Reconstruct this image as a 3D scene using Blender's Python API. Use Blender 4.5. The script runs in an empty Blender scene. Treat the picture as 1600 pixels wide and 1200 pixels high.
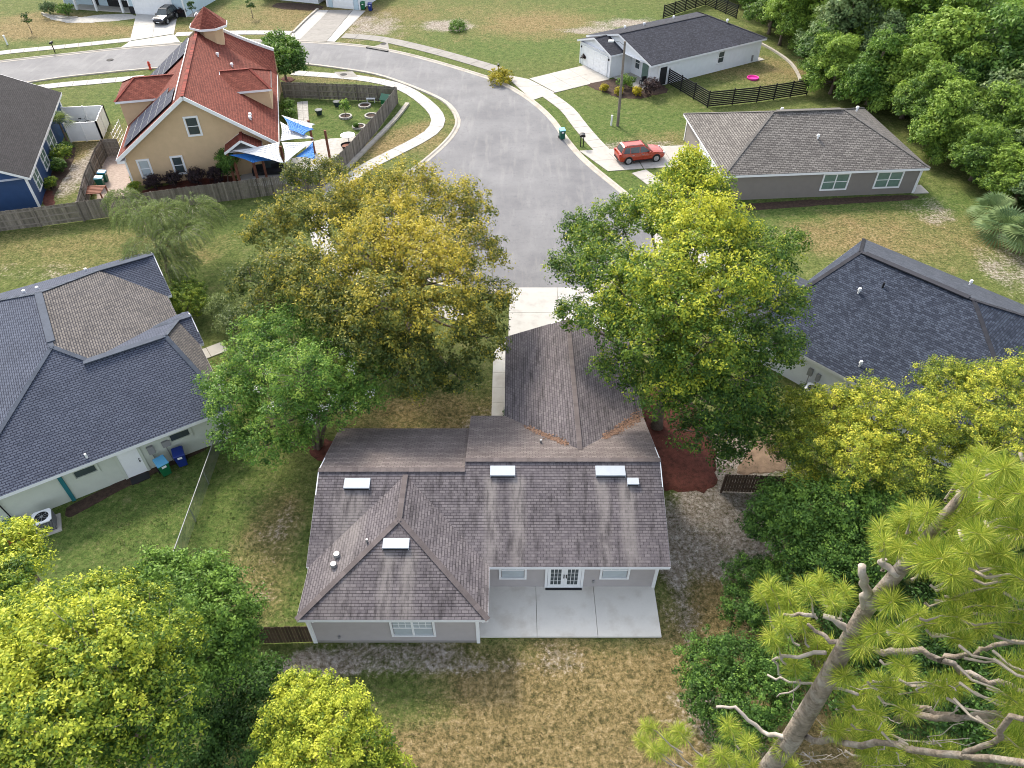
import bpy, math, random
import numpy as np
from mathutils import Vector, Matrix
random.seed(7)
S = bpy.context.scene
C = S.collection
R = math.radians

# ------------------------------------------------------------------ camera, sky, sun, exposure
CAM_H, PITCH, FPX = 32.0, R(43), 1120.0
cam_d = bpy.data.cameras.new('camera'); cam = bpy.data.objects.new('camera', cam_d); C.objects.link(cam)
cam.location = (0, 0, CAM_H); cam.rotation_euler = (R(90) - PITCH, 0, 0)
cam_d.sensor_width = 36; cam_d.lens = FPX / 1600 * 36; cam_d.clip_start = .1; cam_d.clip_end = 3000
S.camera = cam
EL, AZ = R(40), R(-28)                      # sun: height, and angle from +Y (far side), to the left
W = bpy.data.worlds.new('World'); S.world = W; W.use_nodes = True
nt = W.node_tree; bg = nt.nodes['Background']
sky = nt.nodes.new('ShaderNodeTexSky'); sky.sky_type = 'NISHITA'; sky.sun_disc = False
sky.sun_elevation = EL; sky.sun_rotation = AZ; sky.air_density = 1.0; sky.dust_density = 2.5; sky.ozone_density = 1.0
hs = nt.nodes.new('ShaderNodeHueSaturation'); hs.inputs['Saturation'].default_value = .45
nt.links.new(sky.outputs[0], hs.inputs['Color']); nt.links.new(hs.outputs[0], bg.inputs[0]); bg.inputs[1].default_value = .15
sd = bpy.data.lights.new('sun', 'SUN'); sun = bpy.data.objects.new('sun', sd); C.objects.link(sun)
sd.energy = 1.7; sd.angle = R(10); sd.color = (1, .90, .74)
sv = Vector((math.sin(AZ) * math.cos(EL), math.cos(AZ) * math.cos(EL), math.sin(EL)))
sun.rotation_euler = sv.to_track_quat('Z', 'Y').to_euler(); sun.location = sv * 90
S.view_settings.view_transform = 'Standard'; S.view_settings.look = 'None'
S.view_settings.exposure = 1.45
S.cycles.filter_width = 1.0; S.view_settings.gamma = 1; S.view_settings.use_curve_mapping = False

# ------------------------------------------------------------------ placing helpers
def P(px, py, z=0.0):
    dx = (px - 800) / FPX; dy = -(py - 600) / FPX
    Y = math.cos(PITCH) + dy * math.sin(PITCH); Z = -math.sin(PITCH) + dy * math.cos(PITCH)
    t = (z - CAM_H) / Z
    return (dx * t, Y * t)
def P3(px, py, z=0.0):
    x, y = P(px, py, z); return (x, y, z)
def depth(x, y, z):
    return y * math.cos(PITCH) + (CAM_H - z) * math.sin(PITCH)

# ------------------------------------------------------------------ materials
def newmat(name):
    m = bpy.data.materials.new(name); m.use_nodes = True
    return m, m.node_tree, m.node_tree.nodes['Principled BSDF']
def N(t, k, **kw):
    n = t.nodes.new('ShaderNode' + k)
    for a, b in kw.items(): setattr(n, a, b)
    return n
def mixc(t, fac, a, b, mode='MIX'):
    n = N(t, 'Mix', data_type='RGBA', blend_type=mode)
    for s, v in ((n.inputs[0], fac), (n.inputs[6], a), (n.inputs[7], b)):
        if isinstance(v, (int, float)): s.default_value = v
        elif isinstance(v, tuple): s.default_value = (*v, 1)
        else: t.links.new(v, s)
    return n.outputs[2]
def mth(t, op, a, b=0.0, clamp=False):
    n = N(t, 'Math', operation=op, use_clamp=clamp)
    for s, v in ((n.inputs[0], a), (n.inputs[1], b)):
        if isinstance(v, (int, float)): s.default_value = v
        else: t.links.new(v, s)
    return n.outputs[0]
def ramp(t, fac, stops):
    n = N(t, 'ValToRGB'); e = n.color_ramp.elements
    while len(e) < len(stops): e.new(.5)
    for q, (p, c) in zip(e, stops):
        q.position = p; q.color = (*c, 1) if isinstance(c, tuple) else (c, c, c, 1)
    t.links.new(fac, n.inputs[0]); return n.outputs[0]
def noise(t, sc, det=4, src='Object', rough=.6, vec=None):
    n = N(t, 'TexNoise'); n.inputs['Scale'].default_value = sc; n.inputs['Detail'].default_value = det
    n.inputs['Roughness'].default_value = rough
    if vec is None:
        tc = N(t, 'TexCoord'); vec = tc.outputs[src]
    t.links.new(vec, n.inputs['Vector']); return n.outputs[0]
def bump(t, b, h, dist=.01, st=.6):
    n = N(t, 'Bump'); n.inputs['Strength'].default_value = st; n.inputs['Distance'].default_value = dist
    t.links.new(h, n.inputs['Height']); t.links.new(n.outputs[0], b.inputs['Normal'])
def plain(name, col, rough=.7, amt=.25, sc=2.0, fine=30.0, metal=0, tone=False, bmp=.004, spec=.3, wear=None):
    m, t, b = newmat(name)
    g = noise(t, sc, 5); f = noise(t, fine, 3)
    k = mth(t, 'ADD', mth(t, 'MULTIPLY', g, .65), mth(t, 'MULTIPLY', f, .35))
    lo = tuple(c * (1 - amt) for c in col); hi = tuple(min(1, c * (1 + amt)) for c in col)
    c = ramp(t, k, [(.3, lo), (.7, hi)])
    if tone:
        a = N(t, 'Attribute', attribute_name='tone')
        c = mixc(t, 1.0, c, ramp(t, a.outputs['Fac'], [(0, .45), (1, 1.35)]), 'MULTIPLY')
    if wear: c = mixc(t, ramp(t, noise(t, wear[1], 6), [(.5, 0.), (.68, wear[2])]), c, wear[0])
    t.links.new(c, b.inputs['Base Color'])
    b.inputs['Roughness'].default_value = rough; b.inputs['Metallic'].default_value = metal
    b.inputs['Specular IOR Level'].default_value = spec
    if bmp: bump(t, b, f, bmp)
    return m
def shingle(name, dark, light, mort, bw=.30, rh=.143, blot=.25, streaks=None, bias=0.0, msz=.012, warm=None):
    m, t, b = newmat(name)
    uv = N(t, 'UVMap'); uv.uv_map = 'UVMap'
    br = N(t, 'TexBrick'); br.offset = .5; br.offset_frequency = 2; br.squash = 1
    t.links.new(uv.outputs[0], br.inputs['Vector'])
    for k, v in (('Color1', dark), ('Color2', light), ('Mortar', mort)): br.inputs[k].default_value = (*v, 1)
    br.inputs['Scale'].default_value = 1; br.inputs['Mortar Size'].default_value = msz; br.inputs['Bias'].default_value = bias
    br.inputs['Mortar Smooth'].default_value = .1
    br.inputs['Brick Width'].default_value = bw; br.inputs['Row Height'].default_value = rh
    c = br.outputs[0]
    # butt shadow between courses painted in as a darker line
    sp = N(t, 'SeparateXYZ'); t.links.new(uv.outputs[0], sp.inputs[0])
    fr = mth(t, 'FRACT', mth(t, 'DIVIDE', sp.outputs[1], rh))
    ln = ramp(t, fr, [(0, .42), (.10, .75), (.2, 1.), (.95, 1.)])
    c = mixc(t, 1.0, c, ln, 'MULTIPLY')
    g = noise(t, .55, 5); f = noise(t, 6, 5, rough=.8)
    c = mixc(t, 1.0, c, ramp(t, g, [(.3, 1 - blot), (.7, 1 + blot)]), 'MULTIPLY')
    c = mixc(t, 1.0, c, ramp(t, f, [(.25, .75), (.75, 1.2)]), 'MULTIPLY')
    if warm: c = mixc(t, ramp(t, noise(t, .35, 3), [(.45, 0.), (.62, .55)]), c, warm)
    if streaks:
        tc = N(t, 'TexCoord'); so = N(t, 'SeparateXYZ'); t.links.new(tc.outputs['Object'], so.inputs[0])
        wob = mth(t, 'MULTIPLY', mth(t, 'SUBTRACT', noise(t, .8, 3), .5), .5)
        x = mth(t, 'ADD', so.outputs[0], wob); tot = None
        for xc, w, y1, am in streaks:
            d = mth(t, 'ABSOLUTE', mth(t, 'SUBTRACT', x, xc))
            s1 = ramp(t, mth(t, 'DIVIDE', d, w * 2), [(.25, am), (.75, 0.)])
            s2 = ramp(t, mth(t, 'MULTIPLY', mth(t, 'SUBTRACT', y1, so.outputs[1]), .2, True), [(0, 0.), (.08, 1.), (.6, .65), (1, .35)])
            s = mth(t, 'MULTIPLY', s1, s2); tot = s if tot is None else mth(t, 'MAXIMUM', tot, s)
        map_ = N(t, 'Mapping'); map_.inputs['Scale'].default_value = (2.5, .35, 1)
        t.links.new(tc.outputs['Object'], map_.inputs[0])
        n2 = noise(t, 1.6, 5, vec=map_.outputs[0])
        tot = mth(t, 'MULTIPLY', tot, ramp(t, n2, [(.3, .35), (.65, 1.)]))
        c = mixc(t, tot, c, (.25, .228, .215), 'MIX')
        dn = ramp(t, n2, [(.32, .60), (.5, 1.06)])
        c = mixc(t, 1.0, c, dn, 'MULTIPLY')
    t.links.new(c, b.inputs['Base Color']); b.inputs['Roughness'].default_value = .9
    b.inputs['Specular IOR Level'].default_value = .2
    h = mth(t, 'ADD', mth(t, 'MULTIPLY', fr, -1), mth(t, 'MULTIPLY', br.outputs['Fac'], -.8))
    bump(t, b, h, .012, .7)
    return m
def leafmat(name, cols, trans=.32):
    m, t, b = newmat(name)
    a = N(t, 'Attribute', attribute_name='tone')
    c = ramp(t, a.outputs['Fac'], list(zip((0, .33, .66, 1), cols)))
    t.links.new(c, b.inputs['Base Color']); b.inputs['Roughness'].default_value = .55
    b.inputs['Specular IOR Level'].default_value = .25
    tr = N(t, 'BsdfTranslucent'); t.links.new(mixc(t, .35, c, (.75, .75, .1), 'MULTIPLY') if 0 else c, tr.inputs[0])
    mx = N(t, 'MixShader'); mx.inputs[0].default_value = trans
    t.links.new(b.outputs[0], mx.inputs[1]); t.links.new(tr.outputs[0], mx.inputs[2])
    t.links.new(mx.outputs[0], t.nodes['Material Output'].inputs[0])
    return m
M = {}
M['white'] = plain('white_trim', (.78, .79, .80), .5, .06)
M['whitewall'] = plain('white_siding', (.72, .74, .77), .6, .06)
M['fascia'] = plain('fascia_white', (.74, .75, .78), .5, .08)
M['siding'] = plain('grey_siding', (.40, .37, .365), .6, .07)
M['taupe'] = plain('taupe_siding', (.205, .185, .17), .65, .07)
M['sage'] = plain('sage_siding', (.50, .53, .46), .65, .07)
M['tan'] = plain('tan_stucco', (.58, .42, .26), .85, .07)
M['navywall'] = plain('navy_siding', (.025, .06, .15), .5, .12)
M['skyblue'] = plain('pale_blue_siding', (.45, .56, .62), .6, .06)
M['glass'] = plain('window_glass', (.05, .065, .07), .12, .3, .5, 3, bmp=0, spec=.5)
M['blind'] = plain('window_blinds', (.42, .47, .50), .25, .1, bmp=0, spec=.6)
M['greenglass'] = plain('greenish_screen_glass', (.13, .20, .17), .15, .2, bmp=0, spec=.6)
M['concrete'] = plain('concrete', (.40, .38, .35), .85, .12, .9, 25, wear=((.33, .31, .28), 1.3, .6))
M['conc_white'] = plain('new_concrete', (.42, .41, .39), .85, .08, .9, 25, wear=((.31, .295, .27), 1.1, .6))
M['conc_old'] = plain('old_concrete', (.27, .255, .235), .9, .16, .9, 25, wear=((.2, .19, .17), 1.5, .6))
M['patio'] = plain('patio_concrete', (.62, .60, .55), .8, .07, .8, 22, wear=((.47, .43, .37), .9, .6))
M['joint'] = plain('joint_sand', (.16, .14, .11), .95, .2)
M['kerb'] = plain('kerb_concrete', (.40, .37, .325), .9, .16, 1.5, 20, wear=((.3, .26, .21), .9, .7))
M['wood'] = plain('weathered_grey_wood', (.20, .175, .15), .9, .3, 3, 25, tone=True)
M['woodbrown'] = plain('dark_brown_wood', (.075, .05, .035), .85, .3, 3, 25, tone=True)
M['woodred'] = plain('reddish_wood', (.20, .08, .05), .8, .25)
M['black'] = plain('black_metal', (.012, .012, .014), .5, .2)
M['dark'] = plain('dark_recess', (.02, .02, .022), .8, .2)
M['metal'] = plain('galvanised_metal', (.32, .33, .34), .5, .1, metal=.6)
M['ventwhite'] = plain('vent_metal_white', (.40, .44, .50), .5, .08, spec=.5)
M['grey'] = plain('grey_plastic', (.25, .25, .25), .6, .1)
M['bark'] = plain('bark', (.16, .125, .10), .95, .4, 5, 20, bmp=.02)
M['twig'] = plain('pale_twig', (.30, .26, .22), .9, .3, 5, 20)
M['pinebark'] = plain('pine_bark', (.20, .165, .135), .95, .6, 7, 16, bmp=.06, wear=((.32, .29, .26), 4, .8))
M['deadwood'] = plain('dead_grey_wood', (.33, .29, .255), .9, .3, 6, 20, bmp=.01)
M['mulchred'] = plain('red_mulch', (.085, .026, .018), .95, .6, 4, 18, bmp=.04)
M['mulchbrown'] = plain('brown_mulch', (.055, .035, .025), .95, .6, 4, 18, bmp=.04)
M['pinestraw'] = plain('pine_straw', (.20, .14, .095), .95, .4, 3, 18, bmp=.03)
M['sand'] = plain('pale_sand', (.42, .37, .32), .95, .3, 2, 14)
M['rock'] = plain('white_stone', (.40, .385, .36), .9, .25, 3, 15, bmp=.03)
M['paver'] = plain('pavers', (.36, .29, .25), .9, .3, 4, 20)
M['bingreen'] = plain('bin_green', (.015, .10, .065), .45, .1)
M['bingreen2'] = plain('bin_bright_green', (.01, .13, .05), .45, .1)
M['binblue'] = plain('bin_dark_blue', (.012, .03, .18), .4, .1)
M['lidblue'] = plain('bin_lid_light_blue', (.10, .34, .55), .4, .1)
M['lidteal'] = plain('bin_lid_pale_teal', (.22, .50, .60), .4, .1)
M['sailwhite'] = plain('sail_white', (.60, .61, .63), .7, .05)
M['sailblue'] = plain('sail_blue', (.03, .17, .50), .7, .08)
M['pink'] = plain('pink_plastic', (.75, .05, .35), .4, .1)
M['orangehose'] = plain('orange_hose', (.45, .09, .02), .5, .2)
M['teal'] = plain('teal_plastic', (.02, .14, .16), .5, .2)
M['red'] = plain('red_paint', (.5, .05, .03), .4, .1)
M['carred'] = plain('car_orange_red', (.34, .035, .012), .22, .05, bmp=0, spec=.7)
M['carblack'] = plain('car_black', (.012, .013, .018), .18, .05, bmp=0, spec=.7)
M['tyre'] = plain('tyre', (.015, .015, .015), .85, .1)
M['rim'] = plain('alloy', (.45, .46, .48), .3, .1, metal=.7)
M['lampred'] = plain('lamp_red', (.35, .01, .01), .25, .1)
M['pvframe'] = plain('panel_frame', (.16, .17, .18), .5, .1)
M['pv'] = plain('solar_cell', (.012, .018, .045), .6, .15, bmp=0, spec=.12)
M['terra'] = plain('dark_pot', (.03, .05, .06), .5, .2)
M['water'] = plain('rain_puddle', (.03, .035, .04), .1, .1, bmp=0)
M['leafbits'] = plain('fallen_leaves', (.19, .115, .08), .9, .4, 9, 30, tone=True)
vx = [P(559, 750, 4.2)[0], P(785, 734, 4.4)[0], P(953, 734, 4.4)[0]]
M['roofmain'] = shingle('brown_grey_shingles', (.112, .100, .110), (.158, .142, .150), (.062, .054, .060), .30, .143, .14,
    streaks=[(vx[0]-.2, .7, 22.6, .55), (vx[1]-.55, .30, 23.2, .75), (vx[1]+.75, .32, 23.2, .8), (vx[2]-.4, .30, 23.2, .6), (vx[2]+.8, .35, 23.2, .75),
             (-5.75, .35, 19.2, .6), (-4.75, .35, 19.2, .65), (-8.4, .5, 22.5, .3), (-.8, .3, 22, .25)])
M['roofmain_sunlit'] = shingle('brown_grey_shingles_sunlit', (.145, .122, .120), (.19, .165, .16), (.09, .075, .075), .30, .143, .14)  # sunlight on the far slope put into a paler copy of the roof colour
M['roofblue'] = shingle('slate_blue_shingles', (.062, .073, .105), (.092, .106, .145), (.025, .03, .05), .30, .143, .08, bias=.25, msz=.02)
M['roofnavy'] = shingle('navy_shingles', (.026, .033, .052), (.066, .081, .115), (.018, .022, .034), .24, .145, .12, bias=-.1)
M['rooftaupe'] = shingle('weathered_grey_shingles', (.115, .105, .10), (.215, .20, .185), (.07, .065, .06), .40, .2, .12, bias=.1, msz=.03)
M['roofblue_sunlit'] = shingle('slate_blue_shingles_sunlit', (.085, .08, .08), (.165, .15, .14), (.04, .04, .05), .30, .143, .12, bias=.25, msz=.022)  # sunlit slopes of the slate blue roof, warm light painted into the shingles
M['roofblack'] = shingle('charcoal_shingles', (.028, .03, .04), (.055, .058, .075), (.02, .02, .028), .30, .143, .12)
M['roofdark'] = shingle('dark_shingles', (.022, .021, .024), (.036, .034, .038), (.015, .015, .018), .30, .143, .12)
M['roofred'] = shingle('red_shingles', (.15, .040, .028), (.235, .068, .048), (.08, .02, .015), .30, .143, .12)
# leaves: dark > mid > light > golden, the end that paints sun on the crowns
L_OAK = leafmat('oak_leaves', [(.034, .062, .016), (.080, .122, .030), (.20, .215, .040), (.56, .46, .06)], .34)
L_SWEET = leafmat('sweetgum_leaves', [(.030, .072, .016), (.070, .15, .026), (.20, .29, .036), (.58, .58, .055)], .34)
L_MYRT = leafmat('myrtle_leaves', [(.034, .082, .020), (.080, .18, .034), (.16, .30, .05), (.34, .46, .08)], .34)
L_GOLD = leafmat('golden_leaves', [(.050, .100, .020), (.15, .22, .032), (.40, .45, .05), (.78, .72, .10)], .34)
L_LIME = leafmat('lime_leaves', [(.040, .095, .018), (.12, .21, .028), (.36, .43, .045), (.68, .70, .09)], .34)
L_DARK = leafmat('deep_green_leaves', [(.020, .052, .012), (.050, .115, .022), (.10, .20, .034), (.20, .33, .05)], .3)
L_WOOD = leafmat('woodland_leaves', [(.028, .062, .016), (.078, .155, .030), (.16, .27, .042), (.28, .40, .06)], .3)
L_PALE = leafmat('pale_woodland_leaves', [(.038, .075, .032), (.10, .17, .065), (.18, .26, .10), (.28, .36, .14)], .3)
L_WILL = leafmat('willow_leaves', [(.06, .09, .034), (.13, .18, .062), (.22, .28, .09), (.32, .37, .13)], .34)
L_BURG = leafmat('burgundy_leaves', [(.012, .010, .013), (.028, .018, .022), (.05, .03, .032), (.09, .05, .04)], .15)
L_YELL = leafmat('yellow_shrub_leaves', [(.12, .14, .02), (.34, .30, .02), (.55, .45, .03), (.7, .6, .05)])
L_PINE = leafmat('pine_needles', [(.06, .13, .016), (.17, .27, .03), (.42, .47, .06), (.78, .72, .20)], .35)
L_FLOWER = leafmat('orange_leaves', [(.2, .05, .02), (.3, .08, .02), (.4, .12, .04), (.5, .2, .1)])
L_WHITE = leafmat('white_petals', [(.6, .6, .55), (.7, .7, .66), (.8, .8, .75), (.8, .8, .8)])
L_GRASS = leafmat('grass_blades', [(.05, .075, .02), (.10, .13, .035), (.20, .17, .08), (.33, .26, .15)], .2)

# ------------------------------------------------------------------ mesh builder
class MB:
    def __init__(s): s.v = []; s.f = []; s.uv = []; s.m = []; s.t = []
    def face(s, pts, mi=0, uv=None, tone=.5):
        i = len(s.v); s.v += [tuple(p) for p in pts]; s.f.append(tuple(range(i, i + len(pts))))
        s.uv.append(uv); s.m.append(mi); s.t.append(tone)
    def mesh(s, vs, fs, mi=0, tone=.5):
        i = len(s.v); s.v += [tuple(p) for p in vs]
        for f in fs: s.f.append(tuple(i + k for k in f)); s.uv.append(None); s.m.append(mi); s.t.append(tone)
    def box(s, x0, x1, y0, y1, z0, z1, mi=0, tone=.5):
        s.mesh([(x0, y0, z0), (x1, y0, z0), (x1, y1, z0), (x0, y1, z0), (x0, y0, z1), (x1, y0, z1), (x1, y1, z1), (x0, y1, z1)],
               [(3, 2, 1, 0), (4, 5, 6, 7), (0, 1, 5, 4), (1, 2, 6, 5), (2, 3, 7, 6), (3, 0, 4, 7)], mi, tone)
    def beam(s, p, q, w, h, mi=0, tone=.5, up=(0, 0, 1)):
        p = Vector(p); q = Vector(q); d = (q - p).normalized(); sd_ = d.cross(Vector(up))
        if sd_.length < 1e-4: sd_ = d.cross(Vector((0, 1, 0)))
        sd_.normalize(); u = sd_.cross(d)
        c = [(-w/2, -h/2), (w/2, -h/2), (w/2, h/2), (-w/2, h/2)]
        s.mesh([e + sd_ * a + u * b for e in (p, q) for a, b in c],
               [(0, 1, 2, 3)[::-1], (4, 5, 6, 7), (0, 1, 5, 4), (1, 2, 6, 5), (2, 3, 7, 6), (3, 0, 4, 7)], mi, tone)
    def tube(s, pts, rad, n=6, mi=0, tone=.5, cap=True):
        pts = [Vector(p) for p in pts]; k = len(pts); i0 = len(s.v)
        for j, p in enumerate(pts):
            d = (pts[min(j+1, k-1)] - pts[max(j-1, 0)]).normalized()
            a = d.cross(Vector((.31, .11, .94)) if abs(d.z) < .9 else Vector((1, 0, 0))).normalized(); b = d.cross(a)
            r = rad[j] if isinstance(rad, (list, tuple)) else rad
            for q in range(n):
                an = 2 * math.pi * q / n; s.v.append(tuple(p + a * math.cos(an) * r + b * math.sin(an) * r))
        for j in range(k - 1):
            for q in range(n):
                q2 = (q + 1) % n
                s.f.append((i0+j*n+q, i0+(j+1)*n+q, i0+(j+1)*n+q2, i0+j*n+q2)); s.uv.append(None); s.m.append(mi); s.t.append(tone)
        if cap:
            s.f.append(tuple(i0 + q for q in range(n))); s.uv.append(None); s.m.append(mi); s.t.append(tone)
            s.f.append(tuple(i0 + (k-1)*n + q for q in range(n))[::-1]); s.uv.append(None); s.m.append(mi); s.t.append(tone)
    def cyl(s, x, y, z0, z1, r, n=16, mi=0, r1=None):
        s.tube([(x, y, z0), (x, y, z1)], [r, r1 if r1 is not None else r], n, mi)
    def prism(s, poly, z0, z1, mi=0, tone=.5):
        n = len(poly); s.mesh([(x, y, z0) for x, y in poly] + [(x, y, z1) for x, y in poly],
            [tuple(range(n))[::-1], tuple(range(n, 2*n))] + [(i, (i+1) % n, n + (i+1) % n, n + i) for i in range(n)], mi, tone)
    def roof(s, pts, mi=0):
        p = [Vector(q) for q in pts]; n = Vector((0, 0, 0))
        for i in range(len(p)): n += p[i].cross(p[(i+1) % len(p)])
        n.normalize()
        if n.z < 0: p = p[::-1]; n = -n
        e = Vector((0, 0, 1)).cross(n)
        e = e.normalized() if e.length > 1e-4 else Vector((1, 0, 0)); u = n.cross(e)
        s.face(p, mi, [(q.dot(e), q.dot(u)) for q in p])
    def build(s, name, mats, parent=None, smooth=False, kind=None):
        me = bpy.data.meshes.new(name); me.from_pydata(s.v, [], s.f)
        if not isinstance(mats, (list, tuple)): mats = [mats]
        for m in mats: me.materials.append(M[m] if isinstance(m, str) else m)
        if any(s.m): me.polygons.foreach_set('material_index', s.m)
        a = me.attributes.new('tone', 'FLOAT', 'FACE'); a.data.foreach_set('value', s.t)
        if any(u for u in s.uv):
            l = me.uv_layers.new(name='UVMap'); k = 0
            for f, u in zip(s.f, s.uv):
                for j in range(len(f)):
                    if u: l.data[k].uv = u[j]
                    k += 1
        if smooth: me.polygons.foreach_set('use_smooth', [True] * len(s.f))
        me.update()
        return link(name, me, parent, kind)
def link(name, me, parent=None, kind=None):
    o = bpy.data.objects.new(name, me); C.objects.link(o)
    if parent: o.parent = parent
    if kind: o['kind'] = kind
    return o
def thing(name, label, cat, loc=(0, 0, 0), rz=0.0, group=None):
    o = bpy.data.objects.new(name, None); C.objects.link(o)
    o.location = loc if len(loc) == 3 else (*loc, 0); o.rotation_euler.z = rz; o.empty_display_size = .3
    o['label'] = label; o['category'] = cat
    if group: o['group'] = group
    return o
def tag(o, label, cat, group=None):
    o['label'] = label; o['category'] = cat
    if group: o['group'] = group
    return o
def struct(name, loc=(0, 0, 0)):
    o = bpy.data.objects.new(name, None); C.objects.link(o); o['kind'] = 'structure'; o.location = loc; return o
def copy_tree(o, parent=None):
    c = o.copy(); C.objects.link(c)
    if parent: c.parent = parent
    for ch in list(o.children): copy_tree(ch, c)
    return c
def frame_px(a, b, z=0):
    A = P(*a, z); B = P(*b, z); return A, math.atan2(B[1]-A[1], B[0]-A[0]), math.dist(A, B)

# ------------------------------------------------------------------ ground sheet
def axis(lo, a, b, hi, step):
    n = int((b - a) / step); core = np.linspace(a, b, n + 1)
    L = a - (a - lo) * (np.linspace(1, 0, 9)[:-1] ** 1.8); Hh = b + (hi - b) * (np.linspace(0, 1, 9)[1:] ** 1.8)
    return np.concatenate([L, core, Hh])
xs = axis(-900, -75, 75, 900, .8); ys = axis(-300, 4, 130, 1500, .8)
X, Y = np.meshgrid(xs, ys); nx, ny = len(xs), len(ys)
rng = np.random.default_rng(3)
col = np.zeros((ny, nx, 4)); col[..., 3] = 1
def blob(ch, px, py, rx, ry, val, ang=0):
    x, y = P(px, py); dx = X - x; dy = Y - y; a = R(ang)
    u = dx*math.cos(a) + dy*math.sin(a); v = -dx*math.sin(a) + dy*math.cos(a)
    col[..., ch] = np.clip(col[..., ch] + val * np.exp(-((u/rx)**2 + (v/ry)**2) ** 1.6), -1, 1)
def blobw(ch, x, y, rx, ry, val):
    col[..., ch] = np.clip(col[..., ch] + val * np.exp(-(((X-x)/rx)**2 + ((Y-y)/ry)**2) ** 2), -1, 1)
# R dry straw, G lush green, B bare sandy soil
blobw(0, 2.5, 11.5, 12, 5.2, .95)       # back yard
blobw(0, 11.5, 17, 4.0, 6.5, .75); blobw(2, 10.5, 22.5, 3.5, 3, .55); blobw(2, 8.4, 18.5, .8, 5, .35); blobw(1, 10.5, 17, 3, 5, .3)
blobw(2, -6, 15.6, 5.2, .8, .5); blobw(2, -9.8, 14.6, 1.6, 1.3, .55); blobw(2, 1, 15.4, 3, .8, .3); blobw(2, 9, 12.5, 3, 2.5, .25)
blobw(1, -4.5, 13.6, 3.5, 1.6, .35); blobw(0, -5, 13.6, 3.2, 1.6, -.5)
blobw(1, -21, 24, 8, 6, .75)           # neighbour lawn
blobw(0, -13, 21, 2.0, 5, .45); blobw(1, -10.9, 19, 1.2, 5, .4); blobw(2, -12.6, 21, 1.4, 3.5, .2)
blobw(0, -4, 31, 7, 3, .55); blobw(2, -1.5, 30, 2, 3, .3); blobw(1, -7, 30, 3, 2, .25)
blob(0, 130, 390, 14, 3.5, .35); blob(1, 330, 390, 6, 12, .35); blob(2, 300, 560, 1.5, 3, .2); blob(2, 60, 420, 5, 2, .2)
blob(1, 540, 180, 9, 6.5, 1.0)         # tan house's garden
blob(0, 620, 220, 7, 3, .6, 50); blob(0, 520, 122, 8, 1.5, .5); blob(0, 700, 230, 4, 4, .35)
blob(0, 650, 60, 20, 6, .2); blob(0, 700, 20, 24, 7, .3); blob(1, 700, 60, 30, 8, .3); blob(2, 700, 40, 4, 3, .6); blob(2, 585, 40, 5, 7, .4)
blob(1, 960, 200, 16, 6, .75); blob(1, 875, 190, 4, 8, .5); blob(1, 965, 280, 4, 4, .8); blob(1, 800, 70, 14, 8, .35); blob(1, 900, 30, 18, 8, .5)
blob(0, 1200, 110, 9, 5, .5); blob(2, 1010, 228, 6, 1.5, .35); blob(0, 1050, 222, 6, 3, .4)
blob(0, 850, 40, 9, 6, .5); blob(2, 990, 38, 7, 3, .45); blob(2, 915, 48, 4, 1.5, .5)
blob(1, 1280, 325, 16, 3.5, .65); blob(0, 1450, 370, 12, 5, .45); blob(1, 1400, 350, 14, 6, .45); blob(2, 1580, 420, 3, 4, .35); blob(2, 1460, 330, 3, 3, .3); blob(0, 1300, 370, 5, 3, .3)
blob(1, 90, 55, 30, 6, .35); blob(0, 60, 40, 10, 7, .7); blob(0, 180, 50, 12, 3, .55); blob(0, 450, 30, 16, 10, .45)
blob(0, 130, 250, 4, 8, .6); blob(2, 130, 265, 2, 6, .6); blob(1, 170, 165, 4, 10, .4)
blob(2, 1200, 740, 2.5, 3, .3); blobw(2, 12, 26, 2.6, 5, .6)
verts = np.stack([X, Y, np.zeros_like(X)], -1).reshape(-1, 3)
idx = np.arange(nx*ny).reshape(ny, nx)
quads = np.stack([idx[:-1, :-1], idx[:-1, 1:], idx[1:, 1:], idx[1:, :-1]], -1).reshape(-1, 4)
def np_mesh(name, v, f, k):
    me = bpy.data.meshes.new(name)
    me.vertices.add(len(v)); me.vertices.foreach_set('co', np.ascontiguousarray(v, dtype=np.float32).ravel())
    me.loops.add(f.size); me.loops.foreach_set('vertex_index', np.ascontiguousarray(f, dtype=np.int32).ravel())
    me.polygons.add(len(f)); me.polygons.foreach_set('loop_start', np.arange(0, f.size, k, dtype=np.int32))
    me.polygons.foreach_set('loop_total', np.full(len(f), k, dtype=np.int32))
    me.update(calc_edges=True); return me
me = np_mesh('ground', verts, quads, 4)
ca = me.color_attributes.new('cover', 'FLOAT_COLOR', 'POINT'); ca.data.foreach_set('color', np.clip(col, 0, 1).astype(np.float32).ravel())
m, t, b = newmat('lawn')
at = N(t, 'Attribute', attribute_name='cover'); sp = N(t, 'SeparateColor'); t.links.new(at.outputs['Color'], sp.inputs[0])
n1 = noise(t, .35, 6); n2 = noise(t, 1.5, 6, rough=.7); n3 = noise(t, 4.5, 6, rough=.75); n4 = noise(t, 22, 4, rough=.8)
n6_ = mth(t, 'ADD', mth(t, 'MULTIPLY', n3, .6), mth(t, 'MULTIPLY', n2, .4))
base = ramp(t, n6_, [(.38, (.042, .058, .016)), (.47, (.085, .112, .030)), (.55, (.135, .155, .048)), (.65, (.25, .235, .12))])
lush = ramp(t, n6_, [(.38, (.032, .060, .014)), (.48, (.075, .118, .028)), (.55, (.115, .150, .042)), (.64, (.20, .205, .09))])
n6 = mth(t, 'ADD', mth(t, 'MULTIPLY', n3, .7), mth(t, 'MULTIPLY', n2, .3))
dry = ramp(t, n6, [(.36, (.045, .045, .020)), (.44, (.115, .095, .04)), (.52, (.23, .172, .078)), (.64, (.37, .29, .165))])
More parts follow.
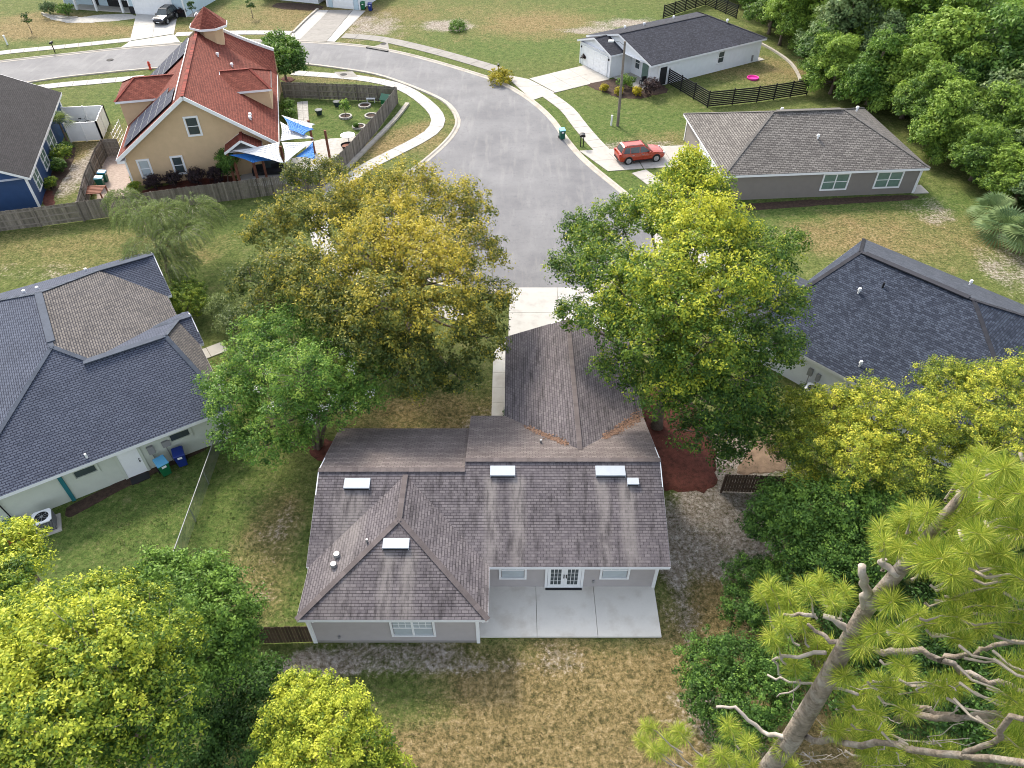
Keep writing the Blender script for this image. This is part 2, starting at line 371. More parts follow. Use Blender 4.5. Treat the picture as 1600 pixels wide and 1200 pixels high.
soil = ramp(t, n6, [(.38, (.10, .085, .05)), (.46, (.22, .185, .145)), (.54, (.34, .30, .26)), (.62, (.52, .48, .43))])
def mask(ch, lo=.12, hi=.30):
    v = mth(t, 'ADD', sp.outputs[ch], mth(t, 'MULTIPLY', mth(t, 'SUBTRACT', n3, .5), .9))
    v = mth(t, 'ADD', v, mth(t, 'MULTIPLY', mth(t, 'SUBTRACT', n1, .5), .9))
    return mth(t, 'MULTIPLY', ramp(t, v, [(lo, 0.), (hi + .35, 1.)]), ramp(t, sp.outputs[ch], [(0, 0.), (.12, 1.)]))
c = mixc(t, mask(1, .0, .2), base, lush)
c = mixc(t, ramp(t, n1, [(.60, 0.), (.74, .4)]), c, dry)
c = mixc(t, mask(0), c, dry); c = mixc(t, mask(2, .22, .12), c, soil)
c = mixc(t, ramp(t, noise(t, 2.2, 6, rough=.9), [(.54, 0.), (.64, .6)]), c, (.055, .055, .020))
c = mixc(t, ramp(t, noise(t, 6.5, 3, rough=.6), [(.56, 0.), (.66, .6)]), c, (.05, .045, .018))
c = mixc(t, ramp(t, noise(t, .9, 5, rough=.8), [(.56, 0.), (.70, .5)]), c, (.24, .21, .11))
vo = N(t, 'TexVoronoi'); vo.inputs['Scale'].default_value = 2.6; vo.inputs['Randomness'].default_value = 1
vd = mth(t, 'ADD', vo.outputs['Distance'], mth(t, 'MULTIPLY', mth(t, 'SUBTRACT', noise(t, 9, 4, rough=.8), .5), .55))
vs = mth(t, 'ADD', vd, mth(t, 'MULTIPLY', mth(t, 'SUBTRACT', noise(t, .45, 4, rough=.8), .5), -.9))
c = mixc(t, mth(t, 'MULTIPLY', ramp(t, vs, [(.20, .85), (.34, 0.)]), ramp(t, sp.outputs[0], [(.05, .25), (.5, 1.)])), c, (.050, .040, .018))
c = mixc(t, 1.0, c, ramp(t, n4, [(.3, .45), (.5, 1.), (.7, 1.6)]), 'MULTIPLY')
t.links.new(c, b.inputs['Base Color']); b.inputs['Roughness'].default_value = .95; b.inputs['Specular IOR Level'].default_value = .1
hh = mth(t, 'ADD', mth(t, 'MULTIPLY', n4, .5), n3); bump(t, b, hh, .08, .8)
me.materials.append(m); ground = link('ground', me, None, 'structure')

# ------------------------------------------------------------------ road, kerbs, pavements
def smooth(pts, n=6):
    out = []; p = [Vector((*q, 0)) for q in pts]
    for i in range(len(p) - 1):
        a, b_, c_, d = p[max(i-1, 0)], p[i], p[i+1], p[min(i+2, len(p)-1)]
        for k in range(n):
            s_ = k / n; out.append(.5 * ((2*b_) + (-a + c_)*s_ + (2*a - 5*b_ + 4*c_ - d)*s_**2 + (-a + 3*b_ - 3*c_ + d)*s_**3))
    out.append(p[-1]); return out
def resample(pl, step):
    L = [0]
    for i in range(1, len(pl)): L.append(L[-1] + (pl[i]-pl[i-1]).length)
    n = max(1, round(L[-1]/step)); out = []; j = 0
    for k in range(n+1):
        s_ = L[-1]*k/n
        while j < len(L)-2 and L[j+1] < s_: j += 1
        q = (s_-L[j])/max(1e-6, L[j+1]-L[j]); out.append(pl[j].lerp(pl[j+1], q))
    return out
def sides(pl, w):
    o = []
    for i, p in enumerate(pl):
        d = (pl[min(i+1, len(pl)-1)] - pl[max(i-1, 0)]).normalized(); nrm = Vector((-d.y, d.x, 0))
        o.append((p + nrm*w/2, p - nrm*w/2))
    return o
# asphalt outline (far edge left to right, round the turning circle, near edge back to the left)
far_edge = [(-400, 150), (-150, 115), (0, 97), (100, 86), (205, 75), (300, 68), (390, 64), (475, 66), (560, 72), (620, 82), (680, 97), (740, 115), (785, 131),
            (830, 158), (862, 187), (884, 218), (905, 243), (930, 266), (962, 292), (1000, 325), (1028, 365), (1020, 405), (975, 438), (905, 455)]
near_edge = [(800, 458), (700, 446), (620, 415), (580, 372), (585, 325), (620, 285), (655, 260), (687, 233), (708, 210), (716, 188), (702, 164), (675, 148),
             (625, 128), (587, 116), (540, 108), (475, 100), (400, 98), (300, 102), (235, 107), (150, 115), (75, 124), (-60, 146), (-300, 190)]
fe = [P(*p) for p in far_edge]; ne = [P(*p) for p in near_edge]
outline = smooth(fe + ne, 5)
m, t, b = newmat('asphalt')
n1 = noise(t, .25, 6); n2 = noise(t, 2.2, 6, rough=.75); n3 = noise(t, 40, 3)
tc = N(t, 'TexCoord'); mp = N(t, 'Mapping'); mp.inputs['Scale'].default_value = (1.2, .16, 1); t.links.new(tc.outputs['Object'], mp.inputs[0])
n5 = noise(t, 1.2, 5, vec=mp.outputs[0])
c = ramp(t, n1, [(.3, (.115, .115, .125)), (.7, (.185, .185, .192))])
c = mixc(t, ramp(t, n2, [(.54, 0.), (.68, .6)]), c, (.095, .095, .105))
c = mixc(t, ramp(t, n5, [(.52, 0.), (.7, .30)]), c, (.27, .265, .255))
vo = N(t, 'TexVoronoi', feature='DISTANCE_TO_EDGE'); vo.inputs['Scale'].default_value = .06
nd = N(t, 'TexNoise'); nd.inputs['Scale'].default_value = .35; nd.inputs['Detail'].default_value = 8; t.links.new(tc.outputs['Object'], nd.inputs['Vector'])
vm_ = N(t, 'VectorMath', operation='MULTIPLY_ADD'); t.links.new(nd.outputs[1], vm_.inputs[0]); vm_.inputs[1].default_value = (9, 9, 0); t.links.new(tc.outputs['Object'], vm_.inputs[2]); t.links.new(vm_.outputs[0], vo.inputs['Vector'])
c = mixc(t, ramp(t, vo.outputs[0], [(0, .28), (.003, 0.)]), c, (.09, .09, .095))
c = mixc(t, 1.0, c, ramp(t, n3, [(.25, .8), (.75, 1.2)]), 'MULTIPLY')
t.links.new(c, b.inputs['Base Color']); b.inputs['Roughness'].default_value = .85; bump(t, b, n3, .006)
M['asphalt'] = m
import mathutils.geometry as mg
mb = MB(); tri = mg.tessellate_polygon([outline])
mb.mesh([(p.x, p.y, .012) for p in outline], [tuple(q) for q in tri]); ro = mb.build('road', 'asphalt', kind='structure')
mb = MB()
road_dots = struct('kerb')
def kerb(pts):
    pl = resample(smooth([P(*p) if abs(p[0]) > 60 or 1 else p for p in pts], 6), 1.5); mb = MB()
    prof = [(-.30, .0), (-.26, .035), (.0, .05), (.12, .13), (.30, .13), (.34, -.02)]
    rows = []
    for i, p in enumerate(pl):
        d = (pl[min(i+1, len(pl)-1)] - pl[max(i-1, 0)]).normalized(); nrm = Vector((-d.y, d.x, 0))
        rows.append([p + nrm*a + Vector((0, 0, h)) for a, h in prof])
    for i in range(len(rows)-1):
        tn = .4 + .2*random.random()
        for k in range(len(prof)-1): mb.face([rows[i][k+1], rows[i][k], rows[i+1][k], rows[i+1][k+1]], tone=tn)
    return mb.build('kerb_edge', 'kerb', road_dots)
kerb(far_edge); kerb(near_edge)
SLAB = {}
def walk(name, pts, w, mat, step=1.5, z=.045, raw=False):
    root = struct(name); pl = resample(smooth([P(*p) for p in pts], 6), step); sd2 = sides(pl, w)
    base = MB()
    for i in range(len(sd2)-1):
        a, b_ = sd2[i]; c_, d = sd2[i+1]
        base.face([(a.x, a.y, .012), (b_.x, b_.y, .012), (d.x, d.y, .012), (c_.x, c_.y, .012)])
        mb = MB(); cen = (a+b_+c_+d)/4; k = 1 - .022/step*2
        q = [cen + (p - cen)*k for p in (a, b_, d, c_)]
        mb.prism([(p.x, p.y) for p in q], .005, z + random.uniform(-.004, .004)); mb.build('slab', mat, root)
    base.build('joint_bed', 'joint', root); return root
def slabs(name, quad, nu, nv, mat, z=.045, world=False, root=None, gap=.03):
    q = [Vector((*(p if world else P(*p)), 0)) for p in quad]; root = root or struct(name)
    mats = mat if isinstance(mat, list) else [mat]*nu
    def at(u, v): return q[0].lerp(q[1], u).lerp(q[3].lerp(q[2], u), v)
    bs = MB(); bs.face([(p.x, p.y, .0165) for p in q] if (q[1]-q[0]).cross(q[3]-q[0]).z > 0 else [(p.x, p.y, .0165) for p in q[::-1]])
    bs.build('joint_bed', 'joint', root)
    for i in range(nu):
        for j in range(nv):
            c4 = [at(i/nu, j/nv), at((i+1)/nu, j/nv), at((i+1)/nu, (j+1)/nv), at(i/nu, (j+1)/nv)]
            ce = sum(c4, Vector())/4; s_ = []
            for p in c4: d = ce - p; s_.append(p + d.normalized()*gap*.7)
            if (s_[1]-s_[0]).cross(s_[3]-s_[0]).z < 0: s_ = s_[::-1]
            mb = MB(); mb.prism([(p.x, p.y) for p in s_], .0, z + random.uniform(-.004, .004)); mb.build('slab', mats[i], root)
    return root
walk('sidewalk', [(-120, 100), (0, 83), (100, 73), (205, 62)], 1.6, 'concrete', 1.6)
walk('sidewalk', [(274, 54), (330, 52), (400, 51), (455, 52)], 1.7, 'conc_white', 1.6)
walk('sidewalk', [(536, 56), (560, 57.5), (600, 62), (650, 73), (700, 86), (745, 99), (778, 109)], 1.9, 'conc_old', 1.9)
walk('sidewalk', [(-50, 150), (85, 134), (150, 128), (225, 121)], 1.6, 'conc_white', 1.6)
walk('sidewalk', [(457, 114), (500, 117), (560, 122), (610, 131), (640, 143), (662, 158), (678, 173), (685, 188), (677, 204), (655, 219), (612, 241), (575, 260),
                  (530, 290), (505, 325), (500, 370), (525, 412), (580, 445), (650, 478), (740, 495)], 1.55, 'conc_white', 1.7)
walk('sidewalk', [(852, 146), (885, 170), (905, 195), (927, 221), (947, 241)], 1.65, 'concrete', 1.6)
walk('sidewalk', [(998, 268), (1025, 288), (1060, 320), (1085, 365), (1092, 405), (1080, 440), (1040, 470), (960, 488)], 1.65, 'concrete', 1.6)
dr = slabs('driveway', [(827, 123), (918, 101), (953, 124), (868, 145)], 3, 2, 'concrete')
slabs('driveway', [(786, 116), (826, 124), (867, 145), (832, 157)], 1, 2, 'concrete', root=dr)
dr = slabs('driveway', [(905, 236), (985, 231), (1005, 264), (950, 268)], 2, 2, 'concrete')
slabs('driveway', [(986, 231), (1080, 227), (1100, 258), (1006, 264)], 2, 2, 'concrete', root=dr)
dr = slabs('driveway', [(213, 22), (277, 26), (272, 53), (203, 64)], 2, 3, 'conc_white')
slabs('driveway', [(203, 65), (272, 54), (282, 66), (188, 75)], 2, 1, 'conc_white', root=dr)
dr = slabs('driveway', [(496, 16), (514, 16), (472, 62), (446, 62)], 1, 3, 'conc_white')
slabs('driveway', [(514.5, 16), (551, 16), (510, 65), (466, 64)], 1, 3, 'conc_old', root=dr)
slabs('driveway', [(551.5, 16), (571, 17), (523, 66), (510.5, 65)], 1, 3, 'conc_white', root=dr)
slabs('driveway', [(-.3, 35.6), (6.8, 35.6), (7.1, 45.1), (-.2, 45.1)], 2, 3, 'conc_white', world=True)
slabs('driveway', [(1090, 440), (1150, 400), (1260, 440), (1200, 500)], 3, 2, 'concrete')
# front path of the brown roofed house: straight flags, then a bend into the driveway
pth = struct('garden_path')
y0 = P(770, 654)[1]; yy = [y0 + 1.4*i for i in range(5)]
for i in range(4):
    mb = MB(); mb.prism([(-1.28, yy[i]+.015), (-.38, yy[i]+.015), (-.38, yy[i+1]-.015), (-1.28, yy[i+1]-.015)], 0, .05); mb.build('slab', 'patio', pth)
mb = MB(); arc = []
cx, cy = .75, yy[4]
for r_, rev in ((2.03, 0), (1.13, 1)):
    a_ = [(cx - r_*math.cos(R(k)), cy + .015 + (r_+.35)*math.sin(R(k))) for k in range(0, 91, 10)]
    arc += a_[::-1] if not rev else a_
mb.prism(arc, 0, .05); mb.build('slab', 'patio', pth)
walk('garden_path', [(352, 541), (335, 547), (315, 556), (300, 560)], 1.2, 'concrete', 1.2)
# patio behind the house
pt = struct('patio')
for a_, b_ in ((-1.55, 1.18), (1.2, 4.06), (4.08, 7.08)):
    mb = MB(); mb.prism([(a_, 16.66), (b_, 16.66), (b_ + (0 if b_ < 7 else .02), 19.33), (a_ + (.0 if a_ > -1 else .0), 19.33)], -.02, .12); mb.build('slab', 'patio', pt)
# manholes and kerb inlets
for i, (px, py, lb) in enumerate([(172, 94, 'round iron manhole cover in the road beyond the solar roofed house'), (537, 117, 'round iron manhole cover in a grey concrete patch by the wooden fence corner'),
                                  (599, 69, 'round iron manhole cover on the storm drain slab of the far verge')]):
    x, y = P(px, py); mb = MB(); mb.cyl(x, y, 0, .06, .42, 20); tag(mb.build('manhole_cover', 'dark'), lb, 'manhole cover', 'manhole covers')
for quad in ([(522, 113), (551, 112), (560, 121), (533, 122)], [(575, 76), (606, 66), (608, 78), (600, 81)]):
    mb = MB(); mb.prism([P(*p) for p in quad][::-1], 0, .05); mb.build('drain_slab', 'conc_old', kind='structure')
mb = MB(); a_ = P3(573, 74, .06); b_ = P3(606, 80, .06); mb.beam(a_, b_, .35, .16)
tag(mb.build('storm_drain', 'black'), 'long black storm drain opening in the kerb at the road bend', 'storm drain')
# mulch and soil beds
def bed(name, pts, mat, z=.03, world=False):
    pl = resample(smooth([(p if world else P(*p)) for p in pts + pts[:1]], 4), .35)[:-1]; mb = MB(); n = len(pl)
    w1 = [sum(math.sin(i*f_ + f_*9)*a_ for f_, a_ in ((.7, .10), (1.9, .08), (3.1, .06))) for i in range(n)]; cc_ = sum(pl, Vector())/n; pl = [p + (p-cc_).normalized()*w for p, w in zip(pl, w1)]
    cen = sum(pl, Vector())/n; rings = []
    for k, h in ((1.0, 0.004), (.93, z), (.6, z*1.3), (.0, z*1.6)):
        rings.append([cen + (p - cen)*k*(1 + random.uniform(-.012, .012)) + Vector((0, 0, h)) for p in pl])
    for a, b__ in zip(rings[:-1], rings[1:]):
        for i in range(n):
            f = [a[i], a[(i+1) % n], b__[(i+1) % n], b__[i]]
            if (f[1]-f[0]).cross(f[3]-f[0]).z < 0: f = f[::-1]
            mb.face(f)
    return mb.build(name, mat, kind='structure')
bed('mulch_bed', [(1000, 700), (1010, 620), (1045, 600), (1100, 650), (1120, 735), (1110, 762), (1036, 765)], 'mulchred', .06)
bed('mulch_bed', [(484, 712), (490, 688), (520, 686), (525, 712), (500, 722)], 'mulchred', .05)
bed('mulch_bed', [(788, 620), (788, 560), (795, 560), (797, 640)], 'mulchred', .04)
bed('mulch_bed', [(915, 133), (935, 127), (1000, 122), (1045, 140), (1010, 152), (975, 154), (940, 143)], 'mulchbrown', .05)
bed('mulch_bed', [(437, 124), (450, 120), (462, 124), (450, 129)], 'mulchred', .05)
bed('mulch_bed', [(215, 300), (300, 280), (350, 272), (362, 290), (230, 306)], 'mulchred', .05)
bed('mulch_bed', [(82, 315), (76, 260), (95, 232), (118, 230), (110, 262), (96, 285), (78, 318)], 'mulchbrown', .04)
bed('mulch_bed', [(70, 322), (66, 300), (84, 300), (84, 322)], 'mulchred', .04)
bed('mulch_bed', [(425, 10), (440, 4), (500, 8), (495, 16), (440, 14)], 'mulchbrown', .05)
bed('gravel_bed', [(66, 22), (85, 26), (110, 30), (150, 24), (205, 22), (205, 30), (122, 36), (80, 30)], 'rock', .05)
bed('gravel_bed', [(278, 26), (300, 16), (318, 18), (308, 26)], 'rock', .05)
bed('courtyard_paving', [(168, 232), (190, 240), (205, 285), (200, 315), (165, 322), (150, 300)], 'paver', .03)
bed('soil_strip', [(100, 800), (110, 790), (200, 745), (320, 690), (322, 702), (210, 755), (110, 808)], 'mulchbrown', .03)
bed('soil_strip', [(1140, 320), (1300, 310), (1420, 305), (1425, 312), (1300, 320), (1145, 330)], 'mulchbrown', .02)
bed('pine_straw_bed', [(1150, 740), (1180, 690), (1215, 680), (1225, 735)], 'pinestraw', .03)
bed('terrace', [(370, 282), (400, 258), (470, 245), (540, 218), (560, 225), (510, 262), (470, 285), (400, 290)], 'conc_white', .04)
bed('terrace', [(480, 240), (484, 222), (545, 214), (560, 218), (545, 250), (500, 256)], 'rock', .05)
kr = struct('garden_edging')
for pts, w in (([(1182, 66), (1205, 78), (1230, 95), (1243, 110), (1250, 126)], .3), ([(637, 163), (620, 185), (600, 206), (580, 226), (560, 246), (530, 275), (505, 300)], .45),
               ([(66, 22), (85, 27), (100, 30), (122, 28)], .3), ([(458, 52), (480, 30), (497, 15)], .3)):
    pl = resample(smooth([P(*p) for p in pts], 5), 1.0)
    for i in range(len(pl)-1):
        mb = MB(); mb.beam(pl[i].lerp(pl[i+1], .02) + Vector((0, 0, .1)), pl[i].lerp(pl[i+1], .98) + Vector((0, 0, .1)), w, .24); mb.build('edging_block', 'kerb', kr)

# ------------------------------------------------------------------ house kit (local frames)
def siding(mb, A, B, z0, z1, pitch=.18, out=1, mi=0):
    A = Vector((*A, 0)); B = Vector((*B, 0)); d = (B - A).normalized(); n = Vector((d.y, -d.x, 0))*out
    z = z0
    while z < z1 - .01:
        zt = min(z + pitch, z1); a, b_ = A + n*.016, B + n*.016
        mb.face([(a.x, a.y, z), (b_.x, b_.y, z), (B.x, B.y, zt), (A.x, A.y, zt)] if out > 0 else [(b_.x, b_.y, z), (a.x, a.y, z), (A.x, A.y, zt), (B.x, B.y, zt)], mi)
        mb.face([(A.x, A.y, z), (B.x, B.y, z), (b_.x, b_.y, z), (a.x, a.y, z)] if out > 0 else [(B.x, B.y, z), (A.x, A.y, z), (a.x, a.y, z), (b_.x, b_.y, z)], mi)
        z = zt
def walls(root, u0, u1, v0, v1, z1, mat, z0=0.0, lap=.18, name='wall', corner='white', flat=False):
    cs = [(u0, v0), (u1, v0), (u1, v1), (u0, v1)]; mb = MB()
    for i in range(4):
        if flat:
            a, b_ = cs[i], cs[(i+1) % 4]; mb.face([(*a, z0), (*b_, z0), (*b_, z1), (*a, z1)])
        else: siding(mb, cs[i], cs[(i+1) % 4], z0, z1, lap)
    mb.build(name, mat, root)
    if corner:
        for x, y in cs:
            mb = MB(); mb.box(x-.07 if x == u0 else x-.09, x+.09 if x == u0 else x+.07, y-.07 if y == v0 else y-.09, y+.09 if y == v0 else y+.07, z0, z1); mb.build('corner_board', corner, root)
def hip(root, u0, u1, v0, v1, ze, zr, r0, r1, mat, ax='u', fas='fascia', name='roof', th=.2, caps=True, capmat=None, endmat=None, farmat=None, inner=(), cut={}):
    """ridge at mid of the other axis from r0 to r1; r0==u0 or r1==u1 makes a gable end"""
    f = (lambda u, v, z: (u, v, z)) if ax == 'u' else (lambda u, v, z: (v, u, z))
    if ax == 'v': u0, u1, v0, v1 = v0, v1, u0, u1
    vm = (v0 + v1)/2; A, B_, C_, D = (u0, v0, ze), (u1, v0, ze), (u1, v1, ze), (u0, v1, ze); E, F = (r0, vm, zr), (r1, vm, zr)
    mats = [mat, farmat or mat, endmat or mat]; mb = MB(); g = lambda L: [f(*p) for p in L]
    mb.roof(g([A, B_, F, E]), 0); mb.roof(g([C_, D, E, F]), 1)
    if r1 < u1: mb.roof(g([B_, C_, F]), 2)
    if r0 > u0: mb.roof(g([D, A, E]), 2)
    ro_ = mb.build(name, mats, root)
    mb = MB(); mb.face(g([A, D, C_, B_])[::1] if ax == 'u' else g([A, B_, C_, D])); mb.v = [(x, y, z-.03) for x, y, z in mb.v]
    def edge(p, q):
        p = Vector(f(*p)) - Vector((0, 0, th/2 + .005)); q = Vector(f(*q)) - Vector((0, 0, th/2 + .005)); mb.beam(p, q, .05, th)
    e = .02
    if True:
        edge((u0+e, v0+e, ze), (u1-e, v0+e, ze)); edge((u0+e, v1-e, ze), (u1-e, v1-e, ze))
    if r1 < u1: edge((u1-e, v0+e, ze), (u1-e, v1-e, ze))
    elif 1 not in inner: edge((u1-e, v0+e, ze), (u1-e, vm, zr)); edge((u1-e, vm, zr), (u1-e, v1-e, ze))
    if r0 > u0: edge((u0+e, v0+e, ze), (u0+e, v1-e, ze))
    elif 0 not in inner: edge((u0+e, v0+e, ze), (u0+e, vm, zr)); edge((u0+e, vm, zr), (u0+e, v1-e, ze))
    mb.build('fascia', fas, root)
    if caps:
        mb = MB(); lst = [(E, F)]
        ct = lambda k, p, q: (tuple(Vector(q).lerp(Vector(p), cut.get(k, 1.0))), q)
        if r1 < u1: lst += [ct('B', B_, F), ct('C', C_, F)]
        if r0 > u0: lst += [ct('A', A, E), ct('D', D, E)]
        for p, q in lst:
            if (Vector(p)-Vector(q)).length < .2: continue
            p = Vector(f(*p)); q = Vector(f(*q)); d = (q-p); L = d.length; n = int(L/.28)
            for i in range(n):
                a = p + d*(i/n); b_ = p + d*((i+1.05)/n)
                mb.beam(a + Vector((0, 0, .006)), b_ + Vector((0, 0, .022)), .26, .03, tone=random.uniform(.35, .65))
        mb.build('ridge_cap', capmat or 'cap', ro_)
    return ro_
M['cap'] = plain('cap_shingles', (.13, .11, .11), .9, .2, tone=True)
M['cap_blue'] = plain('cap_shingles_blue', (.075, .09, .12), .9, .2, tone=True)
M['cap_black'] = plain('cap_shingles_black', (.035, .036, .045), .9, .2, tone=True)
M['cap_taupe'] = plain('cap_shingles_taupe', (.15, .14, .13), .9, .2, tone=True)
M['cap_red'] = plain('cap_shingles_red', (.20, .04, .028), .9, .2, tone=True)
def gable_wall(root, pts, mat, name='gable_wall'):
    mb = MB(); mb.face(pts); mb.build(name, mat, root)
def window(root, A, ang, w, z0, h, cols=2, rows=1, pane='blind', fr=.1, sash=True, grid=0, frame_mat='white', label=None):
    """A: centre on the wall (local), ang: direction of outward normal (local degrees)"""
    n = Vector((math.cos(R(ang)), math.sin(R(ang)), 0)); s = Vector((-n.y, n.x, 0)); A = Vector((*A, 0))
    def bx(mb, s0, s1, a, b_, d0, d1):
        mb.mesh([A + s*x + n*y + Vector((0, 0, z)) for x, y, z in ((s0, d0, a), (s1, d0, a), (s1, d1, a), (s0, d1, a), (s0, d0, b_), (s1, d0, b_), (s1, d1, b_), (s0, d1, b_))],
                [(0, 1, 2, 3), (7, 6, 5, 4), (0, 4, 5, 1), (1, 5, 6, 2), (2, 6, 7, 3), (3, 7, 4, 0)])
    mb = MB(); hw = w/2
    bx(mb, -hw-fr, -hw, z0-fr, z0+h+fr, -.02, .07); bx(mb, hw, hw+fr, z0-fr, z0+h+fr, -.02, .07)
    bx(mb, -hw, hw, z0-fr, z0, -.02, .069); bx(mb, -hw, hw, z0+h, z0+h+fr, -.02, .069)
    wo = mb.build('window', frame_mat, root)
    if label: wo['label'] = label
    cw = w/cols
    for c_ in range(cols):
        x0 = -hw + c_*cw
        if c_: mb = MB(); bx(mb, x0-.05, x0+.05, z0, z0+h, -.02, .062); mb.build('mullion', frame_mat, wo)
        for k in range(2 if sash else 1):
            hh = h/2 if sash else h; zz = z0 + k*hh
            mb = MB(); bx(mb, x0+.04, x0+cw-.04, zz+.03, zz+hh-.03, .0, .03+.004*k)
            mb.build('pane', pane if k == 0 or pane != 'mix' else 'glass', wo)
            if k: mb = MB(); bx(mb, x0+.02, x0+cw-.02, zz-.03, zz+.03, -.01, .05); mb.build('sash_rail', frame_mat, wo)
            if grid and (k or not sash):
                mb = MB()
                for q in range(1, grid): bx(mb, x0+cw*q/grid-.012, x0+cw*q/grid+.012, zz+.03, zz+hh-.03, .02, .042)
                bx(mb, x0+.04, x0+cw-.04, zz+hh/2-.012, zz+hh/2+.012, .02, .0421); mb.build('muntin', frame_mat, wo)
    return wo
def flatbox(root, name, mat, *a, label=None):
    mb = MB(); mb.box(*a); o = mb.build(name, mat, root)
    if label: o['label'] = label
    return o
def pipe(root, u, v, z, r=.06, h=.35, mat='metal', cap=False):
    mb = MB(); mb.cyl(u, v, z-.1, z+h, r, 10)
    if cap: mb.cyl(u, v, z+h-.12, z+h+.05, r*1.9, 12, r1=r*1.5)
    return mb.build('vent_pipe', mat, root)
def garage_door(root, A, B, h, mat='white', rows=4, cols=4, out=1):
    A = Vector((*A, 0)); B = Vector((*B, 0)); d = (B-A).normalized(); n = Vector((d.y, -d.x, 0))*out; L = (B-A).length
    mb = MB(); mb.beam(A + n*.02 + Vector((0, 0, h/2)), B + n*.02 + Vector((0, 0, h/2)), .06, h); gd = mb.build('garage_door', mat, root)
    for r_ in range(rows):
        for c_ in range(cols):
            a = A + d*(L*(c_+.12)/cols) + n*.06 + Vector((0, 0, h*(r_+.5)/rows)); b_ = A + d*(L*(c_+.88)/cols) + n*.06 + Vector((0, 0, h*(r_+.5)/rows))
            mb = MB(); mb.beam(a, b_, .03, h/rows*.66); mb.build('panel', mat, gd)
    mb = MB(); mb.beam(A + n*.05 - d*.06, A + n*.05 - d*.06 + Vector((0, 0, h+.1)), .12, .1, up=(n.x, n.y, 0)); mb.beam(B + n*.05 + d*.06, B + n*.05 + d*.06 + Vector((0, 0, h+.1)), .12, .1, up=(n.x, n.y, 0))
    mb.beam(A + n*.05 + Vector((0, 0, h+.06)), B + n*.05 + Vector((0, 0, h+.06)), .1, .12); mb.build('door_frame', mat, root)
    return gd

